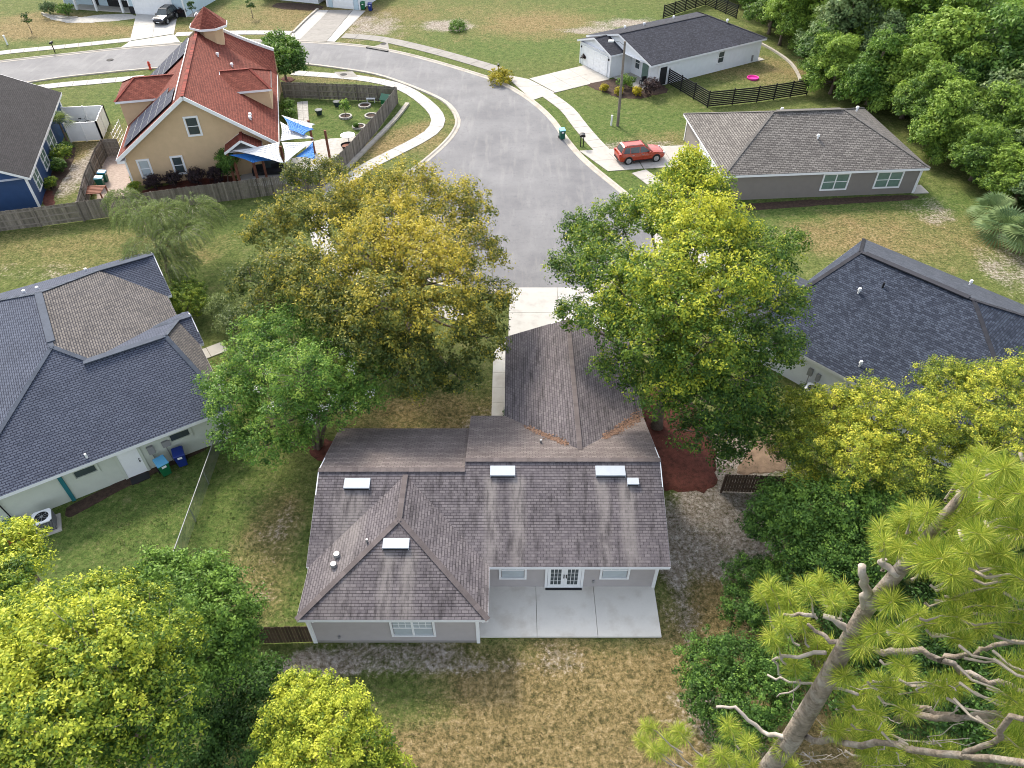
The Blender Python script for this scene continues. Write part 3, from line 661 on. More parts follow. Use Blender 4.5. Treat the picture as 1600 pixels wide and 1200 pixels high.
# ------------------------------------------------------------------ the brown roofed house (world aligned)
def main_house():
    H = thing('bungalow', 'grey sided bungalow with brown shingle roof and open concrete patio in the foreground', 'house', (0, 0, 0))
    sl = .38
    # main block: right part, left part (ridge a little lower and nearer)
    zr = 2.6 + 5.0*sl
    hip(H, -2.36, 7.5, 18.86, 28.86, 2.6, zr, -2.36, 7.5, 'roofmain', farmat='roofmain_sunlit', capmat='cap', inner=(0,))
    zl = 2.6 + 4.5*sl
    hip(H, -9.72, -2.362, 18.864, 27.864, 2.598, zl, -9.72, -2.362, 'roofmain', farmat='roofmain_sunlit', capmat='cap', inner=(1,))
    gable_wall(H, [(-2.37, 18.9, 2.55), (-2.37, 28.8, 2.55), (-2.37, 23.86, zr-.01)], 'roofmain_sunlit', 'step_flashing')
    gable_wall(H, [(7.06, 19.3, 2.55), (7.06, 28.5, 2.55), (7.06, 23.86, zr-.12)], 'siding')
    gable_wall(H, [(-9.3, 27.5, 2.55), (-9.3, 19.3, 2.55), (-9.3, 23.36, zl-.12)], 'siding')
    # rear wing, hipped
    zw = 2.6 + 4.27*sl
    hip(H, -9.6, -1.06, 16.15, 23.1, 2.604, zw, 20.42, 23.1, 'roofmain', ax='v', capmat='cap', endmat='roofmain', inner=(1,))
    # garage wing towards the street
    zg = 2.6 + 3.96*sl
    hip(H, -.42, 7.502, 24.9, 36.0, 2.602, zg, 24.9, 36.0, 'roofmain', ax='v', capmat='cap', inner=(0,))
    # walls
    walls(H, -9.25, -1.57, 16.45, 22, 2.55, 'siding', lap=.17)
    walls(H, -1.2, 7.06, 19.34, 28.5, 2.55, 'siding', lap=1.2)
    walls(H, -9.25, -2.4, 22.1, 27.5, 2.55, 'siding', lap=.17)
    walls(H, -.05, 7.1, 28.6, 35.6, 2.55, 'siding', lap=.17)
    gable_wall(H, [(7.1, 35.6, 2.5), (-.05, 35.6, 2.5), (3.54, 35.6, zg-.15)], 'siding')
    garage_door(H, (6, 35.62), (1.1, 35.62), 2.15, out=1)
    flatbox(H, 'slab_edge', 'conc_old', -9.3, -1.6, 16.42, 16.5, 0, .16)
    # rear wall openings
    window(H, (.04, 19.32), -90, 1.15, .98, 1.35, cols=1, pane='blind', grid=3)
    window(H, (5.02, 19.32), -90, 1.25, .98, 1.35, cols=1, pane='blind', grid=3)
    window(H, (-4.55, 16.43), -90, 1.85, .75, 1.35, cols=2, pane='blind', grid=3)
    d = MB(); d.box(1.62, 3.52, 19.24, 19.36, .12, .2); d.box(1.62, 1.74, 19.24, 19.36, .2, 2.25); d.box(3.4, 3.52, 19.24, 19.36, .2, 2.25); d.box(1.62, 3.52, 19.24, 19.36, 2.25, 2.37)
    df = d.build('door_frame', 'white', H)
    for x0, hx in ((1.76, 2.52), (2.58, 2.64)):
        d = MB(); d.box(x0, x0+.81, 19.27, 19.335, .2, 2.24); dd = d.build('french_door', 'white', H)
        for i in range(3):
            for j in range(5):
                mb = MB(); a = x0+.14+i*.18; z = .42+j*.345; mb.box(a, a+.15, 19.262, 19.28, z, z+.30); mb.build('pane', 'glass', dd)
        for z in (1.05, 1.22):
            mb = MB(); mb.box(hx, hx+.05, 19.2, 19.27, z, z+.07); mb.build('handle', 'black', dd)
    flatbox(H, 'threshold', 'dark', 1.66, 3.48, 19.12, 19.26, .12, .15)
    flatbox(H, 'outlet_box', 'grey', 3.98, 4.08, 19.27, 19.33, .5, .72)
    flatbox(H, 'hose_tap', 'grey', -8.1, -8.0, 16.32, 16.44, .55, .68)
    for x in (-1.6, -9.25):
        mb = MB(); mb.box(x-.05, x+.05, 16.28, 16.4, 2.0, 2.4); mb.cyl(x+.28, 16.3, 2.15, 2.34, .05, 8); mb.build('security_light', 'white', H)
    mb = MB(); mb.box(-1.54, -1.36, 17.5, 17.62, 1.9, 2.2); mb.build('wall_lamp', 'black', H)
    mb = MB(); mb.tube([(-9.3, 16.35, 2.45), (-9.3, 16.36, .1)], .035, 6); mb.build('downspout', 'white', H)
    # low box vents along the ridges, on the slope
    def boxvent(px, py, z, w, yb, zb, ln=.55):
        x = P(px, py, z)[0]; mb = MB()
        # wedge standing off the slope: top sheet nearly parallel, dark front lip
        y1 = yb; y0 = yb - ln; zz1 = zb; zz0 = zb - ln*sl
        mb.mesh([(x-w/2, y0, zz0-.02), (x+w/2, y0, zz0-.02), (x+w/2, y1, zz1-.02), (x-w/2, y1, zz1-.02),
                 (x-w/2, y0, zz0+.17), (x+w/2, y0, zz0+.17), (x+w/2, y1, zz1+.05), (x-w/2, y1, zz1+.05)],
                [(4, 5, 6, 7), (0, 1, 5, 4), (1, 2, 6, 5), (2, 3, 7, 6), (3, 0, 4, 7)])
        v = mb.build('roof_vent', 'ventwhite', H)
        mb = MB(); mb.box(x-w/2+.03, x+w/2-.03, y0-.012, y0-.002, zz0+.0, zz0+.09); mb.build('grille', 'dark', v)
    boxvent(559, 750, 4.1, 1.28, 22.95, 4.3-.16)
    boxvent(785.5, 734, 4.35, 1.25, 23.55, zr-.12)
    boxvent(953.5, 734, 4.35, 1.48, 23.55, zr-.12)
    boxvent(989, 750, 4.2, .58, 22.95, zr-.34, .38)
    boxvent(618, 854, 3.9, 1.22, 19.55, 3.9, .5)
    pipe(H, *P(845, 690, 3.9), 3.75, .06, .3, 'metal'); 
    for px, py, z, c_ in ((573, 843, 3.9, False), (525, 863, 3.45, True), (521, 882, 3.25, True)):
        x, y = P(px, py, z); zz = 2.6 + (x + 9.6)*sl; pipe(H, x, y, zz, .05 if not c_ else .09, .25 if not c_ else .18, 'metal', c_)
    # leaves caught in the two front valleys (fallen on the roof)
    rg = random.Random(4)
    mb = MB()
    for k in range(900):
        side = rg.random() < .45
        s_ = rg.random()**(.7 if side else 1)
        if side: a, b_ = P3(820, 662, 3.35), P3(884, 693, 3.9)
        else: a, b_ = P3(1000, 650, 2.7), P3(945, 684, 3.7)
        x = a[0] + (b_[0]-a[0])*s_ + rg.gauss(0, .10); y = a[1] + (b_[1]-a[1])*s_ + rg.gauss(0, .10 if side else .10 + .16*(1-s_))
        z1 = zr - abs(y-23.86)*sl; z2 = zg - abs(x-3.54)*sl; z = max(z1, z2) + .015 + .03*rg.random()
        an = rg.random()*6.3; r_ = .035 + .035*rg.random()
        mb.face([(x+r_*math.cos(an+q), y+r_*math.sin(an+q), z + rg.uniform(-.012, .012)) for q in (0, 1.6, 3.1, 4.7)], tone=rg.random())
    o = mb.build('fallen_leaves', 'leafbits', kind='stuff')
    return H
main_house()

# ------------------------------------------------------------------ slate blue roofed house on the left
def left_house():
    o = P(328, 648, 2.6); H = thing('bungalow', 'sage green bungalow with slate blue hipped roof at the left edge', 'house', o, R(32.5))
    sl = .45; zr = 2.6 + 6.9*sl
    hip(H, -13.1, .72, -.16, 19.8, 2.6, zr, 6.75, 12.9, 'roofblue', ax='v', capmat='cap_blue', farmat='roofblue_sunlit', cut={'D': .2, 'C': .5})
    # front wing and back wing of the right side
    z2 = 2.6 + 5.4*sl
    hip(H, -4.75, 1.2, -.165, 10.66, 2.615, z2+.012, -4.75, -.5, 'roofblue', capmat='cap_blue', endmat='roofblue_sunlit', inner=(0,))
    hip(H, -2.6, 1.0, 13.2, 19.805, 2.61, 2.612+3.3*sl, -2.6, 1.0, 'roofblue', capmat='cap_blue', inner=(0,))
    hip(H, -.9, 1.45, 6.7, 10.64, 2.62, 3.55, -.9, 1.45, 'roofblue', capmat='cap_blue', inner=(0,))
    walls(H, -12.6, .35, .35, 19.3, 2.56, 'sage', lap=.2)
    gable_wall(H, [(.36, 13.6, 2.5), (.36, 19.3, 2.5), (.36, 16.5, 3.9)], 'sage')
    mb = MB(); mb.box(.36, .8, .36, 10.4, 0, 2.5); mb.build('porch_wall', 'sage', H)
    # wall facing the side yard
    window(H, (-1.9, .34), -90, 1.1, 1.45, .5, cols=1, pane='glass', sash=False, fr=.13, frame_mat='sage')
    window(H, (-6.95, .34), -90, 1.1, 1.45, .5, cols=1, pane='glass', sash=False, fr=.13, frame_mat='sage')
    mb = MB(); mb.box(-5.25, -4.2, .28, .37, .05, 2.1); d = mb.build('door', 'white', H)
    mb = MB(); mb.box(-4.36, -4.3, .2, .28, .98, 1.05); mb.box(-4.36, -4.3, .22, .28, 1.15, 1.21); mb.build('handle', 'black', d)
    mb = MB(); mb.box(-5.4, -5.25, .26, .36, 0, 2.2); mb.box(-4.2, -4.05, .26, .36, 0, 2.2); mb.box(-5.25, -4.2, .26, .36, 2.1, 2.2); mb.build('door_frame', 'sage', H)
    flatbox(H, 'door_mat', 'dark', -5.2, -4.2, -.35, .2, .03, .07)
    mb = MB(); mb.box(-8.25, -8.05, .24, .35, 0, 2.5); mb.build('downspout', 'teal', H)
    mb = MB(); mb.tube([(-11.2, .25, 2.5), (-11.0, .2, .1)], .035, 6); mb.build('cable', 'dark', H)
    flatbox(H, 'electric_meter', 'grey', -3.75, -3.4, .18, .34, 1.2, 1.75); flatbox(H, 'meter_box', 'grey', -2.95, -2.5, .2, .34, 1.3, 1.7)
    mb = MB(); mb.tube([(-3.6, .25, 1.2), (-3.55, .25, .05)], .03, 6); mb.tube([(-2.8, .25, 1.3), (-2.75, .25, .05)], .03, 6); mb.build('conduit', 'grey', H)
    for px, py, zz in ((36, 453, 4.9), (58, 450, 4.9), (132, 418, 3.6)):
        x, y = P(px, py, zz); a = R(32.5); u = (x-o[0])*math.cos(a)+(y-o[1])*math.sin(a); v = -(x-o[0])*math.sin(a)+(y-o[1])*math.cos(a)
        pipe(H, u, v, 2.6 + (19.8-v)*sl - .1, .1, .32, 'white')
    x, y = P(127, 700, 3.5); a = R(32.5); u = (x-o[0])*math.cos(a)+(y-o[1])*math.sin(a); v = -(x-o[0])*math.sin(a)+(y-o[1])*math.cos(a)
    pipe(H, u, v, 2.6+(v+.16)*sl, .06, .3, 'white')
    # ridge vents: dark raised caps
    for (u0, v0, u1, v1, z) in ((-6.15, 7.2, -6.15, 12.7, zr), (-5.0, 5.25, -.7, 5.25, z2), (-3.0, 16.5, .6, 16.5, 2.594+3.3*sl)):
        mb = MB(); mb.beam((u0, v0, z+.05), (u1, v1, z+.05), .42, .07); mb.build('ridge_vent', 'cap_blue', H)
    return o
LO = left_house()
def Lw(u, v, z=0):
    a = R(32.5); return (LO[0] + u*math.cos(a) - v*math.sin(a), LO[1] + u*math.sin(a) + v*math.cos(a), z)

# ------------------------------------------------------------------ navy roofed house on the right
def right_house():
    o = P(1350, 373, 2.6); H = thing('bungalow', 'white walled bungalow with navy blue shingle roof right of the tall green tree', 'house', o, R(-47))
    zr = 6.05
    hip(H, 0, 17.8, -15.75, 0, 2.6, zr, 2.6, 9.9, 'roofnavy', capmat='cap_black', farmat='roofblack2', endmat='roofnavy')
    hip(H, -4.2, 3.0, -15.3, -8.2, 2.59, 4.2, -4.2, 3.0, 'roofblack2', capmat='cap_black', inner=(1,))
    walls(H, .4, 17.4, -15.35, -.4, 2.56, 'whitewall', lap=.2); walls(H, -3.8, .5, -14.9, -8.6, 2.55, 'whitewall', lap=.2)
    mb = MB(); mb.beam((2.9, -7.87, zr+.05), (9.6, -7.87, zr+.05), .42, .07); mb.build('ridge_vent', 'cap_black', H)
    gable_wall(H, [(-3.8, -8.6, 2.5), (-3.8, -14.9, 2.5), (-3.8, -11.75, 4.0)], 'whitewall')
    def onroof(px, py, zg, near=True):
        z = zg
        for _ in range(20):
            x, y = P(px, py, z); a = R(-47); u = (x-o[0])*math.cos(a)+(y-o[1])*math.sin(a); v = -(x-o[0])*math.sin(a)+(y-o[1])*math.cos(a)
            z = .5*z + .5*(2.6 + .438*((v+15.75) if v < -7.9 else -v))
        return u, v, z
    for px, py, m_, c_ in ((1341, 458, 'white', True), (1379, 449, 'black', False), (1343, 572, 'white', True), (1515, 445, 'white', True)):
        u, v, z = onroof(px, py, 4); pipe(H, u, v, z, .06, .35, m_, c_)
    flatbox(H, 'electric_meter', 'grey', 4.6, 4.9, -15.55, -15.36, 1.2, 1.7); flatbox(H, 'meter_box', 'grey', 5.2, 5.45, -15.55, -15.36, 1.1, 1.6)
    mb = MB(); mb.tube([(4.75, -15.46, 1.2), (4.75, -15.46, .1)], .03, 6); mb.tube([(5.3, -15.46, 1.1), (5.3, -15.46, .1)], .03, 6); mb.build('conduit', 'grey', H)
    return o
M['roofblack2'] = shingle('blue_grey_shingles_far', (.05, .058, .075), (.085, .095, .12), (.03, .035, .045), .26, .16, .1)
RO = right_house()

# ------------------------------------------------------------------ taupe house
def taupe_house():
    o = P(1135, 275, 2.6); H = thing('bungalow', 'taupe sided bungalow with grey hipped roof in front of the woods', 'house', o, R(4.6))
    hip(H, -.3, 18.5, 0, 13.5, 2.6, 5.35, 5.9, 12.6, 'rooftaupe', capmat='cap_taupe', farmat='rooftaupe')
    walls(H, .1, 18.05, .4, 13.1, 2.56, 'taupe', lap=.18)
    for u in (10.3, 15.25): window(H, (u, .38), -90, 2.25, .75, 1.4, cols=2, pane='greenglass', fr=.13)
    mb = MB(); mb.beam((6.2, 6.75, 5.4), (12.3, 6.75, 5.4), .4, .07); mb.build('ridge_vent', 'cap_taupe', H)
    mb = MB(); mb.box(18.1, 19.5, .2, 1.7, 0, .08); mb.build('step_slab', 'concrete', H)
    for u, v, z in ((9.2, 3.6, 4.1), (14.6, 8.0, 4.7), (8.3, 10.2, 3.9)): pipe(H, u, v, z, .08, .3, 'white', True)
    mb = MB(); mb.tube([(18.1, .3, 2.45), (18.1, .32, .1)], .05, 6); mb.tube([(.05, .3, 2.45), (.05, .32, .1)], .05, 6); mb.build('downspout', 'white', H)
    garage_door(H, (.08, 8.0), (.08, 3.2), 2.15, out=1)
taupe_house()

# ------------------------------------------------------------------ white house
def white_house():
    o = P(952, 122, 0); H = thing('bungalow', 'white bungalow with charcoal roof and front garage behind the black slat fence', 'house', o, R(31.5))
    sl = .285; zr = 2.75 + 6.35*sl
    hip(H, 1.5, 20.0, -5.5, 7.2, 2.75, zr, 1.5, 15.4, 'roofblack', capmat='cap_black')
    hip(H, -.35, 6.0, -.35, 6.5, 2.74, 2.74+3.42*.32, -.35, 6.0, 'roofblack', capmat='cap_black', inner=(1,))
    walls(H, 0, 4.5, 0, 6.1, 2.7, 'whitewall', lap=.2)
    walls(H, 3.2, 19.5, -5.1, 6.8, 2.7, 'whitewall', lap=.2)
    gable_wall(H, [(0, 6.1, 2.68), (0, 0, 2.68), (0, 3.05, 3.62)], 'whitewall')
    gable_wall(H, [(1.8, 6.8, 2.72), (1.8, -5.1, 2.72), (1.8, .85, zr-.15)], 'whitewall')
    garage_door(H, (-.02, 5.5), (-.02, .6), 2.2)
    for v in (.3, 5.85): flatbox(H, 'wall_lamp', 'black', -.16, -.02, v-.05, v+.05, 1.95, 2.15)
    mb = MB(); mb.cyl(1.95, -4.9, 0, 2.7, .1, 4); mb.build('porch_post', 'white', H)
    mb = MB(); mb.box(3.1, 3.21, -3.2, -2.2, .1, 2.15); mb.build('door', 'greenglass', H)
    window(H, (3.19, -1.2), 180, .8, .9, 1.3, cols=1, pane='glass')
    window(H, (12.9, -5.11), -90, .9, 1.0, 1.25, cols=1, pane='glass')
    mb = MB(); mb.box(3.3, 4.3, -5.2, -5.09, .1, 2.1); mb.build('side_screen', 'dark', H)
    mb = MB(); mb.box(.5, 3.2, -5.1, -.1, 0, .1); mb.build('porch_floor', 'concrete', H)
    mb = MB(); mb.box(19.5, 20.6, -5.3, -3.9, 0, .08); mb.build('step_slab', 'concrete', H)
    flatbox(H, 'meter_box', 'grey', 18.3, 18.5, -5.25, -5.1, .2, .9)
    for u, v, z in ((8.2, 4.2, 3.6), (17.0, -1.2, 4.0), (6.0, 5.2, 3.3), (13.4, 4.6, 3.5)): pipe(H, u, v, z, .09, .3, 'white', True)
    return o
WO = white_house()
def Ww(u, v, z=0):
    a = R(31.5); return (WO[0] + u*math.cos(a) - v*math.sin(a), WO[1] + u*math.sin(a) + v*math.cos(a), z)

# ------------------------------------------------------------------ tan stucco house with red roof and solar panels
TO = (-35.4, 60.8)
def Tw(u, v, z=0):
    a = R(14); return (TO[0] + u*math.cos(a) - v*math.sin(a), TO[1] + u*math.sin(a) + v*math.cos(a), z)
def tan_house():
    H = thing('stucco_house', 'tan stucco house with steep red shingle roof, dormers and solar panels', 'house', TO, R(14))
    ze, zr, um = 3.0, 8.0, 7.05; sl = (zr-ze)/um; V1 = 17.5
    mb = MB()
    mb.roof([(0, -.4, ze), (um, -.4, zr), (um, V1, zr), (0, V1, ze)])
    mb.roof([(2*um, -.4, ze), (um, -.4, zr), (um, V1, zr), (2*um, V1, ze)]); ro_ = mb.build('roof', 'roofred', H)
    # flared far part sweeping up to a curved white parapet
    mb = MB(); n = 8; pr = []
    for k in range(n+1):
        s_ = k/n; pr.append((um + um*s_, V1 + 2.2 + 0.6*s_, zr + 1.0 - (zr+1.0-ze-1.6)*(s_**.75) ))
    for k in range(n):
        a = (um+um*k/n, V1, zr-(zr-ze)*k/n); b_ = (um+um*(k+1)/n, V1, zr-(zr-ze)*(k+1)/n); mb.roof([a, b_, pr[k+1], pr[k]])
    mb.build('flared_roof', 'roofred', H)
    mb = MB()
    for k in range(n):
        a, b_ = Vector(pr[k]), Vector(pr[k+1]); mb.beam(a + Vector((0, .12, .05)), b_ + Vector((0, .12, .05)), .3, .4)
    mb.build('parapet', 'white', H)
    mb = MB()
    for k in range(n):
        a, b_ = pr[k], pr[k+1]; mb.face([(a[0], a[1]+.1, 0), (b_[0], b_[1]+.1, 0), (b_[0], b_[1]+.1, b_[2]), (a[0], a[1]+.1, a[2])])
    mb.face([(2*um-.4, V1, 0), (2*um-.2, V1+2.8, 0), (2*um-.2, V1+2.8, pr[-1][2]), (2*um-.4, V1, ze)])
    mb.build('far_wall', 'tan', H)
    mb = MB()
    for i in range(60):
        a = -.4 + (V1+.4)*i/60; mb.beam((um, a, zr+.01), (um, a+(V1+.4)/60*1.05, zr+.03), .3, .04, tone=random.random())
    mb.build('ridge_cap', 'cap_red', ro_)
    # white rakes and eaves
    mb = MB()
    for a, b_ in (((0, -.42, ze), (um, -.42, zr)), ((2*um, -.42, ze), (um, -.42, zr))):
        mb.beam(Vector(a)-Vector((0, 0, .14)), Vector(b_)-Vector((0, 0, .14)), .06, .3)
    for x in (0, 2*um): mb.beam((x, -.4, ze-.12), (x, V1, ze-.12), .08, .22)
    mb.box(-.05, .6, -.36, .4, ze-.42, ze-.2); mb.build('fascia', 'white', H)
    # walls
    mb = MB(); a, b_ = .45, 2*um-.45
    mb.face([(a, .35, 0), (b_, .35, 0), (b_, .35, ze+.28), (um, .35, zr-.08), (a, .35, ze+.28)])
    mb.face([(b_, V1+1.9, 0), (a, V1+1.9, 0), (a, V1+1.9, ze+.2), (um, V1+1.9, zr-.1), (b_, V1+1.9, ze+.2)])
    mb.face([(a, V1+1.9, 0), (a, .35, 0), (a, .35, ze+.2), (a, V1+1.9, ze+.2)]); mb.face([(b_, .35, 0), (b_, V1+1.9, 0), (b_, V1+1.9, ze+.2), (b_, .35, ze+.2)])
    mb.build('wall', 'tan', H)
    mb = MB(); mb.box(.36, .52, .3, .46, 0, 2.9); mb.build('corner_board', 'white', H)
    window(H, (7.05, .34), -90, .95, 4.3, 1.5, cols=1, pane='glass', fr=.16, label='upper window in the gable, dark top pane')
    window(H, (1.9, .34), -90, .8, .85, 1.5, cols=1, pane='blind', fr=.16)
    window(H, (4.8, .34), -90, .8, .85, 1.5, cols=1, pane='glass', fr=.16)
    # bays breaking through the roof (full height walls)
    for side in (0, 1):
        if side == 0: u0, u1, w0, w1, vv0, vv1 = -.35, 5.2, -.05, 4.2, 6.9, 12.1
        else: u0, u1, w0, w1, vv0, vv1 = 9.3, 13.95, 10.0, 13.7, 6.7, 11.9
        hip(H, u0, u1, vv0, vv1, 5.4, 6.6, u0 + (1.8 if side == 0 else 0), u1 - (0 if side == 0 else 1.8), 'roofred', name='bay_roof', fas='white', capmat='cap_red')
        mb = MB(); mb.box(w0, w1, vv0+.3, vv1-.3, 0, 5.38); mb.build('bay_wall', 'tan', H)
    # octagonal belvedere at the far end of the ridge
    cu, cv = 8.3, 18.3
    def ring(r_, z): return [(cu + r_*math.cos(R(45*k+22.5)), cv + r_*math.sin(R(45*k+22.5)), z) for k in range(8)]
    mb = MB(); lo, hi = ring(1.25, 6.4), ring(1.4, 8.35)
    for k in range(8): mb.face([lo[k], lo[(k+1) % 8], hi[(k+1) % 8], hi[k]])
    mb.build('belvedere_wall', 'tan', H)
    e = ring(1.95, 8.4); mb = MB()
    for k in range(8): mb.roof([e[k], e[(k+1) % 8], (cu, cv, 10.1)])
    mb.build('belvedere_roof', 'roofred', H)
    mb = MB()
    for k in range(8): mb.beam(Vector(e[k])-Vector((0, 0, .1)), Vector(e[(k+1) % 8])-Vector((0, 0, .1)), .08, .2)
    mb.build('fascia', 'white', H)
    # solar panels on the left slope: two fields split by the bay
    dv = 1.68
    def slope_pt(s_, v, off=.12):   # s along slope from eave (m in u)
        nz = Vector((-sl, 0, 1)).normalized(); return Vector((s_, v, ze + s_*sl)) + nz*off
    def panel(s0, s1, v0, v1):
        q = [slope_pt(s0, v0), slope_pt(s1, v0), slope_pt(s1, v1), slope_pt(s0, v1)]; q2 = [slope_pt(p.x + .0, v, .16) if 0 else p + Vector((-sl, 0, 1)).normalized()*.04 for p, v in zip(q, (v0, v0, v1, v1))]
        mb = MB(); mb.mesh(q + q2, [(3, 2, 1, 0), (4, 5, 6, 7), (0, 1, 5, 4), (1, 2, 6, 5), (2, 3, 7, 6), (3, 0, 4, 7)])
        po = mb.build('solar_panel', 'pv', H)
        mb = MB()
        for i in range(4): mb.beam(q2[i] + Vector((-sl, 0, 1)).normalized()*.006, q2[(i+1) % 4] + Vector((-sl, 0, 1)).normalized()*.006, .03, .02, up=(-sl, 0, 1))
        mb.build('panel_frame', 'pvframe', po)
    for i in range(6):
        s0 = .85 + i*.86
        for j in range(3):
            panel(s0, s0+.83, .35 + j*1.72, .35 + j*1.72 + 1.68) if not (j == 2 and i > 4) else None
    for i in range(6):
        s0 = 1.0 + i*.86
        for j in range(3): panel(s0, s0+.83, 12.4 + j*1.72, 12.4 + j*1.72 + 1.66)
    mb = MB(); mb.tube([slope_pt(6.25, .2), slope_pt(6.25, 17)], .05, 6); mb.build('conduit', 'white', H)
    for u, v in ((9.0, 10.6+3), (10.2, 12.8), (11.9, 1.8), (11.9, 2.5)):
        pipe(H, u, v, zr-(u-um)*sl, .09, .3, 'white', True)
    # small gabled porch on the near wall
    hip(H, 9.3, 12.6, -1.5, .34, 3.1, 4.1, -1.5, .34, 'roofred', ax='v', name='porch_roof', fas='white', capmat='cap_red')
    for u in (9.5, 12.4):
        mb = MB(); mb.box(u-.1, u+.1, -1.4, -1.2, 0, 3.0); mb.build('porch_post', 'woodred', H)
    mb = MB(); mb.box(12.2, 13.6, .2, .36, .1, 2.2); mb.build('patio_door', 'glass', H)
tan_house()

# ------------------------------------------------------------------ blue house at the left edge, two houses at the top edge
def blue_house():
    o = P(46, 278, 3.0); a = R(107.5); H = thing('blue_house', 'deep blue sided house with dark roof at the upper left edge', 'house', o, a)
    # local u runs along the eave away from the camera, local v to the left
    hip(H, 0, 20, 0, 13, 3.0, 3.0+6.5*.5, 0, 20, 'roofdark', fas='white', capmat='cap_black')
    walls(H, .4, 19.6, .45, 12.6, 2.96, 'navywall', lap=.2)
    gable_wall(H, [(.4, 12.6, 2.9), (.4, .45, 2.9), (.4, 6.5, 5.95)], 'navywall')
    for u, w in ((3.0, 1.7), (7.1, 1.7), (11.3, 2.6)):
        window(H, (u, .43), -90, w, .8, 1.45, cols=2, pane='greenglass', fr=.1)
    mb = MB(); mb.tube([(.35, .38, 2.8), (.35, .38, .1)], .06, 6); mb.build('downspout', 'white', H)
    for u, v in ((3.6, 3.4), (6.0, 3.3)): pipe(H, u, v, 3.0+v*.5, .12, .25, 'white', True)
blue_house()
def top_house():
    A, a, L = frame_px((213, 22), (275, 26)); H = thing('pale_blue_house', 'pale blue house with white garage door and columned porch at the top left', 'house', A, a)
    walls(H, -.8, L+1.6, .1, 12, 3.2, 'skyblue', lap=.2)
    walls(H, -13.5, -.8, 2.5, 12, 3.2, 'skyblue', lap=.2)
    hip(H, -14, L+2.1, -.4, 12.5, 3.2, 6.2, -8, L-4, 'roofblack', capmat='cap_black')
    garage_door(H, (.05, .08), (L-.2, .08), 2.2)
    for u in (-2.2, -6.5, -9.8):
        mb = MB(); mb.box(u-.14, u+.14, .1, .38, 0, 3.1); mb.build('porch_column', 'white', H)
    flatbox(H, 'stone_plinth', 'dark', -.9, -.1, .0, .12, 0, 1.0); flatbox(H, 'stone_plinth', 'dark', L+.1, L+1.6, .0, .12, 0, 1.0)
    flatbox(H, 'stone_plinth', 'dark', -6, -1, 2.38, 2.52, 0, 1.0); flatbox(H, 'porch_floor', 'concrete', -11, -.9, .3, 2.5, 0, .12)
    window(H, (-4, 2.48), -90, 1.8, 1.0, 1.4, cols=2, pane='glass')
    mb = MB(); mb.box(-8.6, -7.6, 2.4, 2.52, .1, 2.2); mb.build('door', 'dark', H)
    A, a, L = frame_px((513, 11), (553, 15)); H = thing('white_house', 'white house with blue trimmed garage at the top edge', 'house', A, a)
    walls(H, -.2, L+1.0, .1, 12, 3.0, 'whitewall', lap=.2); walls(H, -12, -2.2, 1.0, 12, 3.0, 'whitewall', lap=.2)
    hip(H, -12.5, L+1.5, -.3, 12.5, 3.0, 5.8, -7, L-4, 'roofblack', capmat='cap_black')
    garage_door(H, (1.0, .08), (L-.1, .08), 2.2)
    flatbox(H, 'garage_pilaster', 'skyblue', .1, .8, -.02, .12, 0, 2.9); flatbox(H, 'garage_pilaster', 'skyblue', L+.1, L+.8, -.02, .12, 0, 2.9)
top_house()

# ------------------------------------------------------------------ fences
def picket_fence(pts, label, h=1.8, mat='wood', bay=2.4, rail_side=0, name='wooden_fence', group='grey wooden fences', world=False, thin=.02, posts=True):
    W_ = [Vector((*(p if world else P(*p)), 0)) for p in pts]; root = thing(name, label, 'fence', tuple(W_[0]), group=group); o = W_[0]
    W_ = [p - o for p in W_]
    for a, b_ in zip(W_[:-1], W_[1:]):
        L = (b_-a).length; d = (b_-a)/L; n = Vector((-d.y, d.x, 0)); k = max(1, round(L/bay)); s_ = rail_side or 1
        for i in range(k+1):
            p = a + d*(L*i/k); mb = MB(); q = p + n*s_*.07
            mb.beam(q, q + Vector((0, 0, h+.02)), .1, .1, tone=random.uniform(.2, .6)); mb.build('post', mat, root)
        for i in range(k):
            p0 = a + d*(L*i/k); LL = L/k; m_ = int(LL/.145); mb = MB()
            for j in range(m_):
                q = p0 + d*(LL*(j+.5)/m_); hh = h + random.uniform(-.03, .03)
                t_ = min(1, max(0, random.gauss(.5, .22))); w = .132
                c4 = [q - d*w/2 - n*thin/2, q + d*w/2 - n*thin/2, q + d*w/2 + n*thin/2, q - d*w/2 + n*thin/2]
                mb.mesh([(p.x, p.y, .04) for p in c4] + [(p.x, p.y, hh) for p in c4], [(3, 2, 1, 0), (4, 5, 6, 7), (0, 1, 5, 4), (1, 2, 6, 5), (2, 3, 7, 6), (3, 0, 4, 7)], 0, t_)
            mb.build('picket_panel', mat, root)
            for z in (.35, h*.5, h-.25) if rail_side else (.35, h-.25):
                mb = MB(); q = n*s_*.035; mb.beam(p0 + q + Vector((0, 0, z)), p0 + d*LL + q + Vector((0, 0, z)), .045, .09, tone=.75); mb.build('rail', mat, root)
    return root
picket_fence([(-70, 375), (0, 362), (65, 354), (132, 345)], 'grey wooden fence section showing its rails, below the blue house', rail_side=-1)
picket_fence([(132, 345), (190, 337), (300, 321), (400, 309), (465, 300), (505, 296)], 'long grey wooden fence behind the weeping tree, smooth side showing', rail_side=1)
picket_fence([(622, 161), (590, 205), (547, 256), (505, 296)], 'tall weathered fence running diagonally beside the curved sidewalk', rail_side=-1)
picket_fence([(445, 153), (500, 155), (560, 157), (622, 161)], 'weathered fence with rails across the far side of the small garden', rail_side=-1)
picket_fence([(132, 345), (143, 300), (158, 262), (168, 245)], 'grey wooden fence along the side yard with the bins', rail_side=-1)
